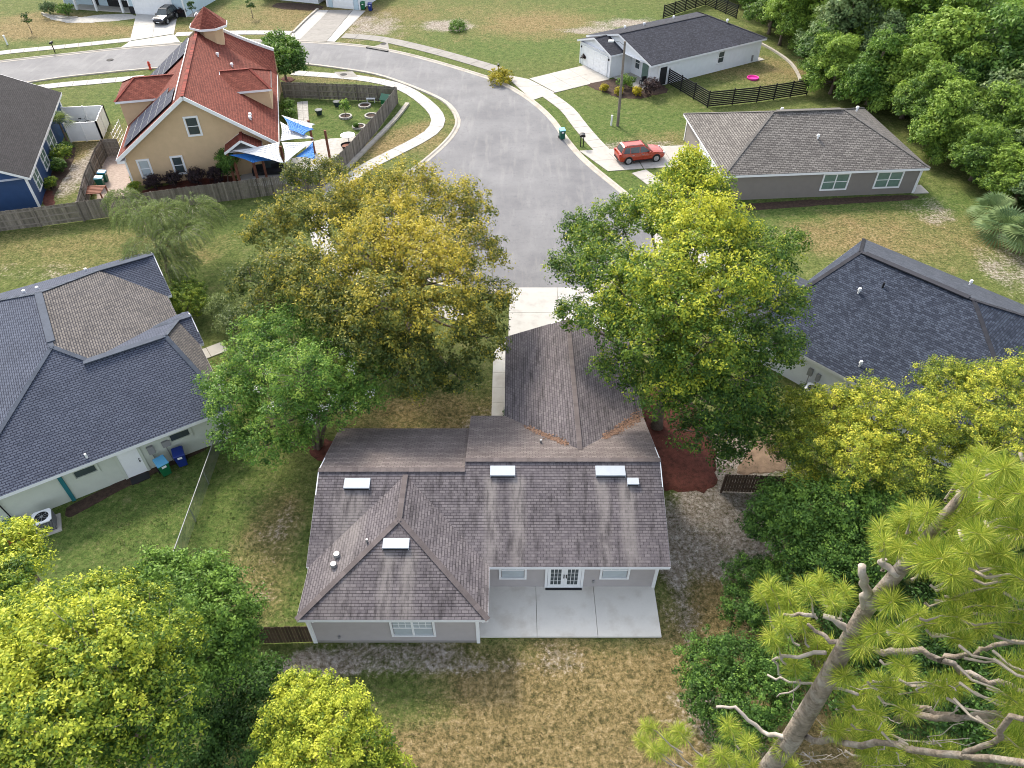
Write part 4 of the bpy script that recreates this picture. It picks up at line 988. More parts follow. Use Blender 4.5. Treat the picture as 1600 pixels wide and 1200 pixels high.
picket_fence([(168, 245), (192, 244)], 'short grey wooden fence between the side yard and the stucco house', rail_side=-1)
picket_fence([(398, 1006), (494, 1003)], 'dark brown wooden fence at the left rear corner of the bungalow', h=1.5, mat='woodbrown', rail_side=1, group='dark brown fences')
picket_fence([(1126, 768), (1182, 770), (1240, 772)], 'dark brown wooden fence between the red mulch and the golden bushes', h=1.5, mat='woodbrown', rail_side=-1, group='dark brown fences')
def slat_fence(pts, label, h=1.8, nsl=8):
    W_ = [Vector(P3(*p)) for p in pts]; root = thing('slat_fence', label, 'fence', tuple(W_[0]), group='black slat fences'); o = W_[0]; W_ = [p-o for p in W_]
    cache = {}
    for a, b_ in zip(W_[:-1], W_[1:]):
        L = (b_-a).length; d = (b_-a)/L; k = max(1, round(L/2.6)); LL = L/k
        key = round(LL, 3)
        mb = MB(); mb.box(.04, LL-.04, -.015, .015, 0, .15); slat = None
        mp_ = MB(); mp_.box(-.055, .055, -.055, .055, 0, h+.06); post = None
        ang = math.atan2(d.y, d.x)
        for i in range(k+1):
            p = a + d*LL*i
            if post is None: post = mp_.build('post', 'black', root); q = post
            else: q = post.copy(); C.objects.link(q)
            q.location = p; q.rotation_euler.z = ang
        for i in range(k):
            for j in range(nsl):
                if slat is None: slat = mb.build('slat', 'black', root); q = slat
                else: q = slat.copy(); C.objects.link(q)
                q.location = a + d*LL*i + Vector((0, 0, .1 + j*(h-.1)/nsl)); q.rotation_euler.z = ang
    return root
slat_fence([(1043, 131), (1105, 168), (1182, 160), (1260, 148)], 'black horizontal slat fence around the lawn with the pink pool')
slat_fence([(1036, 29), (1070, 18), (1102, 8), (1150, 29)], 'black slat fence behind the white bungalow at the top')
# white vinyl enclosure
def vinyl():
    q = [Vector(P3(*p)) for p in ((103, 190), (112, 222), (161, 219), (171, 193), (158, 188))]
    q[0] = Vector(P3(88, 196)); root = thing('vinyl_fence', 'white vinyl privacy fence enclosure beside the deep blue house', 'fence', tuple(q[1])); o = q[1]; h = 1.9
    for a, b_ in ((q[1], q[2]), (q[2], q[3]), (q[3], Vector(P3(108, 196)))):
        a = a-o; b_ = b_-o; k = max(1, round((b_-a).length/1.9)); d = (b_-a)/k
        for i in range(k+1):
            p = a + d*i; mb = MB(); mb.box(p.x-.07, p.x+.07, p.y-.07, p.y+.07, 0, h+.1); mb.build('post', 'white', root)
        for i in range(k):
            mb = MB(); mb.beam(a + d*(i+.04) + Vector((0, 0, h/2)), a + d*(i+.96) + Vector((0, 0, h/2)), .04, h-.1); mb.build('panel', 'white', root)
            mb = MB(); mb.beam(a + d*(i+.03) + Vector((0, 0, h)), a + d*(i+.97) + Vector((0, 0, h)), .08, .1); mb.build('rail', 'white', root)
vinyl()
# chain link fence on the left lawn
def chainlink():
    a, b_ = Vector(P3(345, 703)), Vector(P3(279, 893)); b_ = a + (b_-a)*1.25; root = thing('chain_link_fence', 'low chain link fence crossing the lawn beside the slate blue roof', 'fence', tuple(a)); b_ = b_-a; a = Vector((0, 0, 0)); h = 1.2
    L = (b_-a).length; d = (b_-a)/L; k = 4
    for i in range(k+1):
        p = a + d*L*i/k; mb = MB(); mb.cyl(p.x, p.y, 0, h, .03, 8); mb.build('post', 'metal', root)
    mb = MB(); mb.tube([a + Vector((0, 0, h)), b_ + Vector((0, 0, h))], .028, 6); mb.build('top_rail', 'metal', root)
    mb = MB(); n = int(L/.075)
    for i in range(-int(h/.075), n):
        for s_ in (1, -1):
            x0, x1 = i*.075, i*.075 + h
            z0, z1 = (0, h) if s_ > 0 else (h, 0)
            if x0 < 0: z0 += (z1-z0)*(-x0/h); x0 = 0
            if x1 > L: z1 -= (z1-z0)*((x1-L)/max(.01, x1-x0)); x1 = L
            if x1-x0 < .02: continue
            p, q = d*x0 + Vector((0, 0, z0)), d*x1 + Vector((0, 0, z1)); w = Vector((0, 0, .010))
            mb.face([p-w, q-w, q+w, p+w])
    mb.build('wire_mesh', 'metal', root)
chainlink()

# ------------------------------------------------------------------ small things
def bin_(px, py, label, body, lid, rz=0, world=None, s=1.0):
    x, y = world or P(px, py); r_ = thing('wheelie_bin', label, 'bin', (x, y, 0), rz, 'wheelie bins'); r_.scale = (s, s, s)
    mb = MB(); b0, b1 = [(-.22, -.24), (.22, -.24), (.22, .24), (-.22, .24)], [(-.29, -.33), (.29, -.33), (.29, .33), (-.29, .33)]
    mb.mesh([(a, c, .06) for a, c in b0] + [(a, c, .98) for a, c in b1], [(3, 2, 1, 0), (4, 5, 6, 7), (0, 1, 5, 4), (1, 2, 6, 5), (2, 3, 7, 6), (3, 0, 4, 7)]); mb.build('body', body, r_)
    mb = MB(); mb.mesh([(-.31, -.37, .97), (.31, -.37, .97), (.31, .36, .97), (-.31, .36, .97), (-.29, -.34, 1.03), (.29, -.34, 1.03), (.27, .3, 1.1), (-.27, .3, 1.1)],
                       [(3, 2, 1, 0), (4, 5, 6, 7), (0, 1, 5, 4), (1, 2, 6, 5), (2, 3, 7, 6), (3, 0, 4, 7)]); mb.build('lid', lid, r_)
    mb = MB(); mb.tube([(-.27, .42, .96), (.27, .42, .96)], .02, 6); mb.build('handle', 'black', r_)
    for sx in (-1, 1):
        mb = MB(); mb.tube([(sx*.24, .27, .13), (sx*.31, .27, .13)], .13, 12); mb.build('wheel', 'tyre', r_)
    mb = MB(); mb.box(-.12, .12, -.332, -.31, .72, .86); mb.build('sticker', 'white', r_)
    return r_
bin_(878, 217, 'dark green wheelie bin with pale teal lid standing at the kerb', 'bingreen', 'lidteal', R(10))
a32 = R(32.5)
bin_(0, 0, 'green wheelie bin with light blue lid against the sage green wall', 'bingreen2', 'lidblue', a32+R(10), Lw(-3.35, -.45)[:2], 1.05)
bin_(0, 0, 'dark blue wheelie bin beside the green one at the sage green wall', 'binblue', 'binblue', a32-R(5), Lw(-2.35, -.25)[:2], 1.05)
bin_(160, 293, 'green wheelie bin with light blue lid, nearer one in the fenced side yard', 'bingreen', 'lidteal', R(100))
bin_(165, 284, 'green wheelie bin with brighter blue lid, farther one in the fenced side yard', 'bingreen', 'lidblue', R(95))
bin_(568, 15, 'green wheelie bin right of the blue trimmed garage at the top', 'bingreen2', 'bingreen2')
bin_(579, 17, 'blue wheelie bin at the top, right of the green one', 'binblue', 'binblue')
bin_(311, 12, 'green wheelie bin right of the pale blue house', 'bingreen2', 'bingreen2')
def mailbox(px, py, label, double=False, rz=0):
    r_ = thing('mailbox', label, 'mailbox', P3(px, py), rz, 'kerbside mailboxes')
    for x in ((-.14, .14) if double else (0,)):
        mb = MB(); mb.box(x-.045, x+.045, -.045, .045, 0, 1.1); mb.build('post', 'black', r_)
    mb = MB(); w = .28 if double else .13; n = 8
    pr = [(-w/1, 1.1), (w, 1.1)] + [(w*math.cos(R(180*k/n)), 1.22 + .13*math.sin(R(180*k/n))) for k in range(n+1)]
    mb.mesh([(x, -.3, z) for x, z in pr] + [(x, .3, z) for x, z in pr], [tuple(range(len(pr))), tuple(range(len(pr), 2*len(pr)))[::-1]] + [(i+1 if i+1 < len(pr) else 0, i, i+len(pr), (i+1 if i+1 < len(pr) else 0)+len(pr)) for i in range(len(pr))])
    mb.build('box', 'black', r_)
mailbox(86, 82, 'black mailbox on a post beside the road at the upper left')
mailbox(779, 118, 'black mailbox rising out of the yellow flowering bush')
mailbox(909, 229, 'black twin post mailbox on the verge near the orange red car', True)
# utility pole with a street light arm
x, y = P(965, 197); r_ = thing('lamp_pole', 'tall grey street light pole on the lawn of the white bungalow', 'street light', (x, y, 0))
mb = MB(); mb.tube([(0, 0, 0), (-.15, -.2, 8.6)], [.16, .10], 12); mb.build('pole', 'wood', r_)
mb = MB(); mb.tube([(-.15, -.2, 8.2), (-.7, -.1, 8.55), (-1.3, 0, 8.6)], .035, 6); mb.build('arm', 'metal', r_)
mb = MB(); mb.box(-1.75, -1.25, -.14, .14, 8.5, 8.66); mb.build('lamp_head', 'white', r_)
for px, py, h, lb in ((955, 196, 1.0, 'short white utility marker post beside the street light pole'), (12, 70, 1.1, 'leaning white utility marker on the lawn at the far upper left')):
    x, y = P(px, py); mb = MB(); mb.cyl(x, y, 0, h, .1, 10); mb.cyl(x, y, h, h+.1, .12, 10); tag(mb.build('marker_post', 'white'), lb, 'marker post', 'utility markers')
x, y = P(235, 108); r_ = thing('fire_hydrant', 'red fire hydrant at the kerb behind the solar panels', 'hydrant', (x, y, 0))
mb = MB(); mb.tube([(0, 0, 0), (0, 0, .1), (0, 0, .11), (0, 0, .7), (0, 0, .72), (0, 0, .82), (0, 0, .95)], [.22, .22, .13, .13, .17, .15, .04], 12); mb.build('body', 'red', r_)
mb = MB(); mb.tube([(-.22, 0, .52), (.22, 0, .52)], .07, 8); mb.build('nozzle', 'red', r_)
def ac_unit(loc, label, rz=0, s=1.0):
    r_ = thing('air_conditioner', label, 'air conditioner', loc, rz, 'air conditioning units'); r_.scale = (s, s, s)
    mb = MB(); mb.box(-.6, .6, -.6, .6, 0, .1); mb.build('base_slab', 'concrete', r_)
    mb = MB(); mb.box(-.42, .42, -.42, .42, .1, .82); mb.build('casing', 'dark', r_)
    mb = MB()
    for k in range(9):
        z = .16 + k*.072; mb.box(-.43, .43, -.43, .43, z, z+.02)
    mb.build('louvre', 'grey', r_, kind='stuff')
    mb = MB(); n = 20
    o_ = [(.44*max(-1, min(1, 1.3*math.cos(2*math.pi*k/n))), .44*max(-1, min(1, 1.3*math.sin(2*math.pi*k/n)))) for k in range(n)]
    i_ = [(.33*math.cos(2*math.pi*k/n), .33*math.sin(2*math.pi*k/n)) for k in range(n)]
    for k in range(n):
        k2 = (k+1) % n; mb.face([(*o_[k], .86), (*o_[k2], .86), (*i_[k2], .86), (*i_[k], .86)]); mb.face([(*o_[k2], .86), (*o_[k], .86), (*o_[k], .8), (*o_[k2], .8)])
    mb.build('top_plate', 'white', r_)
    mb = MB()
    for k in range(5):
        a = R(72*k); mb.face([(0, 0, .80), (.3*math.cos(a), .3*math.sin(a), .78), (.3*math.cos(a+.8), .3*math.sin(a+.8), .83)])
    mb.build('fan', 'ventwhite', r_)
    mb = MB(); mb.cyl(0, 0, .84, .87, .08, 10)
    for k in range(8):
        a = R(45*k); mb.beam((0, 0, .86), (.34*math.cos(a), .34*math.sin(a), .86), .012, .012)
    mb.build('fan_guard', 'metal', r_)
ac_unit(Lw(-9.6, -.9), 'black air conditioner with white top beside the sage green wall', R(28), 1.05)
ac_unit((7.9, 27.5, 0), 'air conditioner half hidden between the brown roof and the tall tree', 0, 1.0)
ac_unit(P3(1264, 622), 'air conditioner beside the white wall of the navy roofed bungalow', R(-40), 1.0)
# hose coil and teal tub by the sage wall
mb = MB(); x, y, _ = Lw(-11.0, -1.0); pts = [(x + (.42+.1*math.sin(k*.7))*math.cos(k*.35), y + (.42+.1*math.cos(k*.9))*math.sin(k*.35), .05+.002*k) for k in range(90)]
mb.tube(pts, .022, 5); tag(mb.build('garden_hose', 'orangehose'), 'coiled orange garden hose on the grass beside the air conditioner', 'hose')
x, y, _ = Lw(-11.3, -.15); r_ = thing('garden_tub', 'teal tub against the sage green wall beside the orange hose', 'tub', (x, y, 0))
mb = MB(); mb.tube([(0, 0, 0), (0, 0, .5), (0, 0, .55)], [.34, .45, .47], 14); mb.build('body', 'teal', r_)
mb = MB(); mb.tube([(0, 0, .55), (0, 0, .64)], [.48, .2], 14); mb.build('lid', 'teal', r_)
# pink paddling pool
x, y = P(1176, 123); mb = MB(); n = 24; rr = [(.0, .03), (.56, .03), (.6, .2), (.68, .22), (.72, .16), (.66, .0)]
for k in range(n):
    a, c_ = 2*math.pi*k/n, 2*math.pi*(k+1)/n
    for (r0, z0), (r1, z1) in zip(rr[:-1], rr[1:]): mb.face([(x+r0*math.cos(a), y+r0*math.sin(a), z0), (x+r1*math.cos(a), y+r1*math.sin(a), z1), (x+r1*math.cos(c_), y+r1*math.sin(c_), z1), (x+r0*math.cos(c_), y+r0*math.sin(c_), z0)])
tag(mb.build('paddling_pool', 'pink'), 'pink plastic paddling pool on the fenced lawn', 'paddling pool')

# ------------------------------------------------------------------ cars
def car(loc, rz, label, paint, name='suv'):
    r_ = thing(name, label, 'car', loc, rz)
    # sections along x: (x, z_low, z_belt, half width)
    sec = [(-2.36, .45, .80, .74), (-2.30, .34, 1.02, .86), (-2.05, .28, 1.06, .92), (-1.4, .27, 1.05, .94), (-.4, .26, 1.02, .945), (.6, .26, 1.0, .94), (1.15, .27, 1.0, .93), (1.7, .28, .95, .91), (2.1, .30, .88, .86), (2.30, .36, .76, .76), (2.38, .42, .62, .62)]
    mb = MB(); rows = []
    for x, z0, z1, w in sec:
        rows.append([(x, -w*.9, z0), (x, -w, z0+.16), (x, -w*1.0, z0+(z1-z0)*.62), (x, -w*.93, z1), (x, -w*.55, z1+.035), (x, 0, z1+.05), (x, w*.55, z1+.035), (x, w*.93, z1), (x, w*1.0, z0+(z1-z0)*.62), (x, w, z0+.16), (x, w*.9, z0)])
    n = len(rows[0])
    for a, b_ in zip(rows[:-1], rows[1:]):
        for k in range(n): k2 = (k+1) % n; mb.face([a[k2], a[k], b_[k], b_[k2]] if 0 else [a[k], a[k2], b_[k2], b_[k]][::-1])
    mb.face(rows[0][::-1]); mb.face(rows[-1]); bo = mb.build('body', paint, r_, smooth=True)
    # cabin
    lo = [(-2.22, .83), (1.15, .83)]; mb = MB()
    B0 = [(-2.2, -.82, 1.0), (1.12, -.82, .98), (1.12, .82, .98), (-2.2, .82, 1.0)]; T0 = [(-1.88, -.62, 1.62), (.22, -.62, 1.62), (.22, .62, 1.62), (-1.88, .62, 1.62)]
    mb.mesh(B0 + T0, [(0, 1, 5, 4), (1, 2, 6, 5), (2, 3, 7, 6), (3, 0, 4, 7), (4, 5, 6, 7)]); mb.build('cabin', paint, r_)
    mb = MB(); mb.mesh([(-1.93, -.64, 1.61), (.27, -.64, 1.61), (.27, .64, 1.61), (-1.93, .64, 1.61), (-1.8, -.56, 1.68), (.12, -.56, 1.68), (.12, .56, 1.68), (-1.8, .56, 1.68)], [(4, 5, 6, 7), (0, 1, 5, 4), (1, 2, 6, 5), (2, 3, 7, 6), (3, 0, 4, 7), (3, 2, 1, 0)]); mb.build('roof_panel', paint, r_)
    def quad(name, P4, m_, off):
        p = [Vector(q) for q in P4]; nn = (p[1]-p[0]).cross(p[3]-p[0]).normalized(); mb = MB(); mb.mesh([q + nn*off for q in p] + [q - nn*.01 for q in p], [(0, 1, 2, 3), (0, 4, 5, 1), (1, 5, 6, 2), (2, 6, 7, 3), (3, 7, 4, 0)]); return mb.build(name, m_, r_)
    def on(s_, x0, x1, a0, a1):   # side glass between bottom x0..x1 and top a0..a1
        yb, yt = s_*.815, s_*.64; zb, zt = 1.05, 1.55; q = [(x0, s_*.80, zb), (x1, s_*.80, zb), (a1, s_*.645, zt), (a0, s_*.645, zt)]
        return q if s_ < 0 else q[::-1]
    for s_ in (-1, 1):
        quad('side_window', on(s_, -1.95, -1.3, -1.72, -1.28), 'glass', .014); quad('side_window', on(s_, -1.22, -.35, -1.2, -.33), 'glass', .014); quad('side_window', on(s_, -.25, .8, -.23, .1), 'glass', .014)
        mb = MB(); mb.box(.55, .75, s_*.98-.09, s_*.98+.09, .98, 1.12); mb.build('wing_mirror', paint, r_)
        for x in (-1.0, .0): mb = MB(); mb.box(x-.1, x+.1, s_*.955-.02, s_*.955+.02, .86, .9); mb.build('door_handle', 'rim', r_)
        mb = MB(); mb.box(-1.0, 1.0, s_*.92-.06, s_*.92+.06, .22, .34); mb.build('sill', 'dark', r_)
        mb = MB(); mb.box(2.05, 2.30, s_*.66-.13, s_*.66+.13, .72, .86); mb.build('headlight', 'ventwhite', r_)
        mb = MB(); mb.box(-2.40, -2.2, s_*.70-.14, s_*.70+.14, .82, 1.02); mb.build('tail_light', 'lampred', r_)
        mb = MB(); mb.tube([(-1.6, s_*.5, 1.71), (.0, s_*.5, 1.71)], .02, 6); mb.build('roof_rail', 'dark', r_)
        for x in (-1.42, 1.42):
            mb = MB(); mb.tube([(x, s_*.86, .36), (x, s_*.95, .36)], .43, 20); mb.build('wheel_arch', 'dark', r_)
            mb = MB(); mb.tube([(x, s_*.74, .36), (x, s_*.965, .36)], .36, 20); wh = mb.build('wheel', 'tyre', r_)
            mb = MB(); mb.tube([(x, s_*.9, .36), (x, s_*.975, .36)], .12, 10)
            for k in range(5):
                a = R(72*k+18); mb.beam((x, s_*.972, .36), (x+.25*math.cos(a), s_*.972, .36+.25*math.sin(a)), .02, .07, up=(0, 1, 0))
            mb.tube([(x, s_*.95, .36), (x, s_*.97, .36)], .255, 16); mb.build('rim', 'rim', wh)
    quad('windscreen', [(1.02, -.72, 1.04), (1.02, .72, 1.04), (.3, .56, 1.57), (.3, -.56, 1.57)], 'glass', .012)
    quad('rear_window', [(-2.15, .70, 1.1), (-2.15, -.70, 1.1), (-1.93, -.56, 1.55), (-1.93, .56, 1.55)], 'glass', .012)
    mb = MB(); mb.box(2.3, 2.40, -.4, .4, .52, .66); mb.build('grille', 'dark', r_); mb = MB(); mb.box(-2.42, -2.34, -.55, .55, .36, .5); mb.build('bumper', 'dark', r_)
    mb = MB(); mb.box(2.37, 2.42, -.22, .22, .42, .52); mb.build('number_plate', 'white', r_)
    return r_
a_, b_ = Vector(P3(972, 256)), Vector(P3(1024, 251))
x, y = P(998, 249); car((x, y, .045), math.atan2((b_-a_).y, (b_-a_).x) + R(1), 'orange red SUV parked on the driveway of the taupe bungalow', 'carred')
x, y = P(261, 33); car((x, y, .045), R(-97), 'black car parked nose out in front of the white garage door', 'carblack', 'hatchback_car')

# ------------------------------------------------------------------ shade sails, terrace and garden of the tan house
sail_posts = {}
def sail_post(px, py, h, lb):
    x, y = P(px, py); mb = MB(); mb.beam((x, y, 0), (x, y, h), .2, .2); tag(mb.build('sail_post', 'woodred'), lb, 'post', 'posts of the shade sails'); return Vector((x, y, h))
p1 = sail_post(404, 286, 2.6, 'brown timber post at the left front of the terrace'); p2 = sail_post(449, 276, 3.0, 'brown timber post below the tip of the white sails')
p3 = sail_post(516, 250, 3.0, 'brown timber post at the right end of the sails, near the round table'); p4 = sail_post(492, 240, 3.4, 'brown timber post at the far right corner of the sails')
sail_post(376, 288, 2.5, 'brown timber post beside the green climber')
def sail(corners, mat, label, sag=.25):
    c3 = [Vector(c_) for c_ in corners]; n = 8; mb = MB(); k = len(c3); cen = sum(c3, Vector())/k
    def edge(a, b_, s_): return a.lerp(b_, s_) + (cen - a.lerp(b_, s_))*(.28*4*s_*(1-s_)*.5)
    ring = []
    for i in range(k): ring += [edge(c3[i], c3[(i+1) % k], j/n) for j in range(n)]
    cc = cen - Vector((0, 0, sag)); m_ = len(ring)
    prev = ring
    for r_ in (.75, .5, .25):
        cur = [cc.lerp(p, r_) - Vector((0, 0, 0)) for p in ring]
        for i in range(m_): mb.face([prev[i], prev[(i+1) % m_], cur[(i+1) % m_], cur[i]])
        prev = cur
    for i in range(m_): mb.face([prev[i], prev[(i+1) % m_], cc])
    o = mb.build('shade_sail', mat, smooth=True); md = o.modifiers.new('s', 'SOLIDIFY'); md.thickness = .015
    return tag(o, label, 'shade sail', 'shade sails over the terrace')
tip = Vector(P3(443, 258, 3.0))
sail([P3(363, 235, 3.3), P3(436, 222, 3.3), P3(444, 256, 3.05)], 'sailwhite', 'wide white triangular shade sail, nearest and leftmost', .1)
sail([P3(440, 222, 3.3), P3(491, 220, 3.3), P3(444.5, 256, 3.05)], 'sailwhite', 'white triangular shade sail right of the widest one', .1)
sail([P3(438, 190, 3.5), P3(438, 220.5, 3.35), P3(491, 216, 3.3)], 'sailwhite', 'white triangular shade sail against the red roof edge', .1)
sail([P3(440, 180, 3.6), P3(493, 194, 3.6), P3(489, 201, 3.5), P3(449, 196, 3.2)], 'sailwhite', 'narrow white shade sail strip, farthest of all', .05)
sail([P3(358, 242, 3.0), P3(395, 254, 2.7), P3(432, 250, 2.6), P3(400, 236, 2.9)], 'sailblue', 'blue shade sail under the wide white one', .1)
sail([P3(462, 245, 2.9), P3(489, 222, 3.0), P3(494, 250, 2.9)], 'sailblue', 'small blue shade sail at the right end of the terrace', .05)
sail([P3(443, 183, 3.7), P3(491, 202, 3.6), P3(474, 212, 3.5), P3(452, 203, 3.6)], 'sailblue', 'blue shade sail next to the garden lawn', .05)
# dark outdoor seating under the sails
r_ = thing('garden_sofa', 'dark outdoor sofa in the shade below the sails', 'sofa', P3(422, 272), R(8))
for nm, b6 in (('seat', (-1.3, 1.3, -.4, .4, .15, .45)), ('backrest', (-1.3, 1.3, .4, .6, .15, .85)), ('armrest', (-1.5, -1.3, -.4, .6, .1, .65)), ('armrest', (1.3, 1.5, -.4, .6, .1, .65))): flatbox(r_, nm, 'dark', *b6)
# white round table, fire pit, bench, pots, stone rings, garden pieces
r_ = thing('round_table', 'white round garden table at the lawn edge beside the fence', 'table', P3(545, 222))
mb = MB(); mb.cyl(0, 0, .72, .77, .75, 24); mb.build('table_top', 'white', r_); mb = MB(); mb.cyl(0, 0, 0, .72, .06, 8); mb.cyl(0, 0, 0, .05, .3, 12); mb.build('pedestal', 'white', r_)
r_ = thing('fire_pit', 'round black fire pit on pale paving below the white table', 'fire pit', P3(543, 232))
mb = MB(); mb.tube([(0, 0, .05), (0, 0, .35), (0, 0, .42)], [.45, .6, .62], 16, cap=False); mb.build('bowl', 'black', r_); mb = MB(); mb.cyl(0, 0, .1, .3, .5, 14); mb.build('ash', 'woodred', r_)
ringl = ['pale stone ring with a young sapling in the middle of the garden', 'pale stone ring nearest the far fence', 'pale stone ring at the right side of the small garden', 'pale stone ring with a small palm near the round table']
for (px, py), lb in zip([(540, 183), (570, 166), (580, 182), (561, 199)], ringl):
    r_ = thing('stone_ring', lb, 'stone ring', P3(px, py), 0, 'stone planting rings'); first = None
    for k in range(14):
        a = R(360/14*k)
        if first is None: mb = MB(); mb.box(-.13, .13, -.09, .09, 0, .18); first = mb.build('stone', 'rock', r_); q = first
        else: q = first.copy(); C.objects.link(q)
        q.location = (.62*math.cos(a), .62*math.sin(a), 0); q.rotation_euler.z = a + R(90)
    mb = MB(); mb.cyl(0, 0, 0, .08, .55, 14); mb.build('soil', 'mulchbrown', r_)
for px, py, lb in ((527, 166, 'dark round pot at the far side of the small garden'), (499, 179, 'dark blue pot on the lawn beside the paver path')):
    x, y = P(px, py); mb = MB(); mb.tube([(x, y, 0), (x, y, .45), (x, y, .55), (x, y, .56), (x, y, .45)], [.25, .40, .42, .34, .30], 14); tag(mb.build('plant_pot', 'terra'), lb, 'plant pot', 'plant pots on the lawn')
r_ = thing('garden_bench', 'small white bench against the far garden fence', 'bench', P3(580, 160)); flatbox(r_, 'seat', 'white', -.5, .5, -.18, .18, .4, .46); flatbox(r_, 'leg', 'white', -.45, -.38, -.15, .15, 0, .4); flatbox(r_, 'leg', 'white', .38, .45, -.15, .15, 0, .4)
r_ = thing('playhouse', 'small green plastic shed in the fence corner', 'shed', P3(607, 168), R(-20)); flatbox(r_, 'wall', 'bingreen2', -.6, .6, -.5, .5, 0, 1.0)
mb = MB(); mb.roof([(-.7, -.6, 1.0), (.7, -.6, 1.0), (.7, 0, 1.5), (-.7, 0, 1.5)]); mb.roof([(-.7, .6, 1.0), (.7, .6, 1.0), (.7, 0, 1.5), (-.7, 0, 1.5)]); mb.build('roof', 'bingreen', r_)
pv_ = slabs('garden_path', [(464, 160), (481, 158), (483, 193), (466, 190)], 2, 9, 'rock')
# wooden potting bench in the side yard
r_ = thing('wooden_rack', 'reddish slatted wooden bench in the side yard by the fence', 'bench', P3(153, 310), R(5))
first = None
for k in range(6):
    if first is None: mb = MB(); mb.box(-.8, .8, -.09, .09, .85, .9); first = mb.build('slat', 'woodred', r_); q = first
    else: q = first.copy(); C.objects.link(q)
    q.location = (0, -.7 + .27*k, 0)
for sx in (-.75, .75):
    for sy in (-.7, .65): flatbox(r_, 'leg', 'woodred', sx-.05, sx+.05, sy-.05, sy+.05, 0, .85)
r_ = thing('lattice_trellis', 'white lattice trellis leaning by the stucco bay wall', 'trellis', P3(190, 225), R(100))
for k in range(5):
    mb = MB(); mb.box(-1.6+k*.8-.03, -1.6+k*.8+.03, -.02, .02, 0, 1.9); mb.build('upright', 'white', r_)
for k in range(4): mb = MB(); mb.box(-1.65, 1.65, .02, .05, .35+k*.45, .4+k*.45); mb.build('slat', 'white', r_)
r_ = thing('bicycle', 'black bicycle parked inside the white vinyl enclosure', 'bicycle', P3(132, 199), R(10))
for x in (-.55, .55):
    mb = MB(); mb.tube([(x + .34*math.cos(R(20*k)), 0, .36 + .34*math.sin(R(20*k))) for k in range(19)], .03, 5); mb.build('wheel', 'tyre', r_)
mb = MB(); mb.tube([(-.55, 0, .36), (-.1, 0, .85), (.45, 0, .85), (0, 0, .35), (-.55, 0, .36)], .025, 5); mb.tube([(.55, 0, .36), (.42, 0, .95)], .025, 5); mb.build('frame', 'ventwhite', r_)
mb = MB(); mb.tube([(.42, -.28, 1.0), (.42, .28, 1.0)], .02, 5); mb.build('handlebar', 'black', r_); mb = MB(); mb.box(-.25, .02, -.07, .07, .92, .98); mb.build('saddle', 'black', r_)
# porch rocking chair of the white house
x, y, _ = Ww(1.9, -3.9); r_ = thing('porch_chair', 'black chair on the porch of the white bungalow', 'chair', (x, y, .1), R(200))
flatbox(r_, 'seat', 'black', -.28, .28, -.25, .25, .42, .47); flatbox(r_, 'backrest', 'black', -.28, .28, .25, .3, .47, 1.05)
for sx in (-.27, .27):
    for sy in (-.22, .25): flatbox(r_, 'leg', 'black', sx-.025, sx+.025, sy-.025, sy+.025, 0, .44)

# ------------------------------------------------------------------ vegetation
def leaf_mesh(name, ctr, nrm, tone, size, mat, rng, aspect=.55, jit=.6):
    n = len(ctr); v = nrm + rng.normal(0, jit, (n, 3)); v /= np.linalg.norm(v, axis=1, keepdims=True) + 1e-6
    r = rng.normal(0, 1, (n, 3)); t_ = np.cross(v, r); t_ /= np.linalg.norm(t_, axis=1, keepdims=True) + 1e-6; b_ = np.cross(v, t_)
    s_ = (size * rng.uniform(.6, 1.35, n))[:, None]
    q = np.stack([ctr - t_*s_*.5, ctr + b_*s_*aspect*.5 + v*s_*.12, ctr + t_*s_*.5, ctr - b_*s_*aspect*.5 + v*s_*.12], 1).reshape(-1, 3)
    f = np.arange(n*4).reshape(n, 4); me = np_mesh(name, q, f, 4)
    a = me.attributes.new('tone', 'FLOAT', 'FACE'); a.data.foreach_set('value', np.clip(tone, 0, 1).astype(np.float32)); me.materials.append(mat)
    return me
def crown_points(lobes, clumps, per, clump_r, rng, sun_gold=0.0, low=-.35, tv=.16, base_t=.36, flat=.6, shell=.33, goldpow=1.6):
    Lb = np.array(lobes, float); w = Lb[:, 3]**2; w /= w.sum(); zt = (Lb[:, 2]+Lb[:, 3]*.8).max(); zb = (Lb[:, 2]-Lb[:, 3]).min()
    k = rng.choice(len(Lb), clumps*2, p=w); d = rng.normal(0, 1, (clumps*2, 3)); d /= np.linalg.norm(d, axis=1, keepdims=True)
    keep = d[:, 2] > low; k = k[keep][:clumps]; d = d[keep][:clumps]; r = rng.random(len(k))**shell
    sc = np.array([1, 1, .8]); c = Lb[k, :3] + d*sc*(Lb[k, 3]*r*rng.uniform(.74, 1.30, len(k)))[:, None]
    depth_ = np.min(np.stack([np.linalg.norm((c - l[:3])/sc, axis=1)/l[3] for l in Lb], 1), 1)
    c = c[depth_ > .45]; k = k[depth_ > .45]; d = d[depth_ > .45]
    lobe_t = rng.normal(0, .07, len(Lb))
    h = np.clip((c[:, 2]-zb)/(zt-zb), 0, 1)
    ct = base_t + lobe_t[k] + rng.normal(0, tv, len(c)) + sun_gold*h**goldpow  # sun on crown tops put into the leaf tone, more golden with height
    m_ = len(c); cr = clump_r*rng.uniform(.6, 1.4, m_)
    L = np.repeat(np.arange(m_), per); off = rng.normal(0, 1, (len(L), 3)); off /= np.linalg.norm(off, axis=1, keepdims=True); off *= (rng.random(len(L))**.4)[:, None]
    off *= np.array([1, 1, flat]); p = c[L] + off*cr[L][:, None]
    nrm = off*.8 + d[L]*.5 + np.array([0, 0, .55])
    tone = ct[L] + rng.normal(0, .15, len(L)) + .10*sun_gold*off[:, 2]
    return p, nrm, tone, c
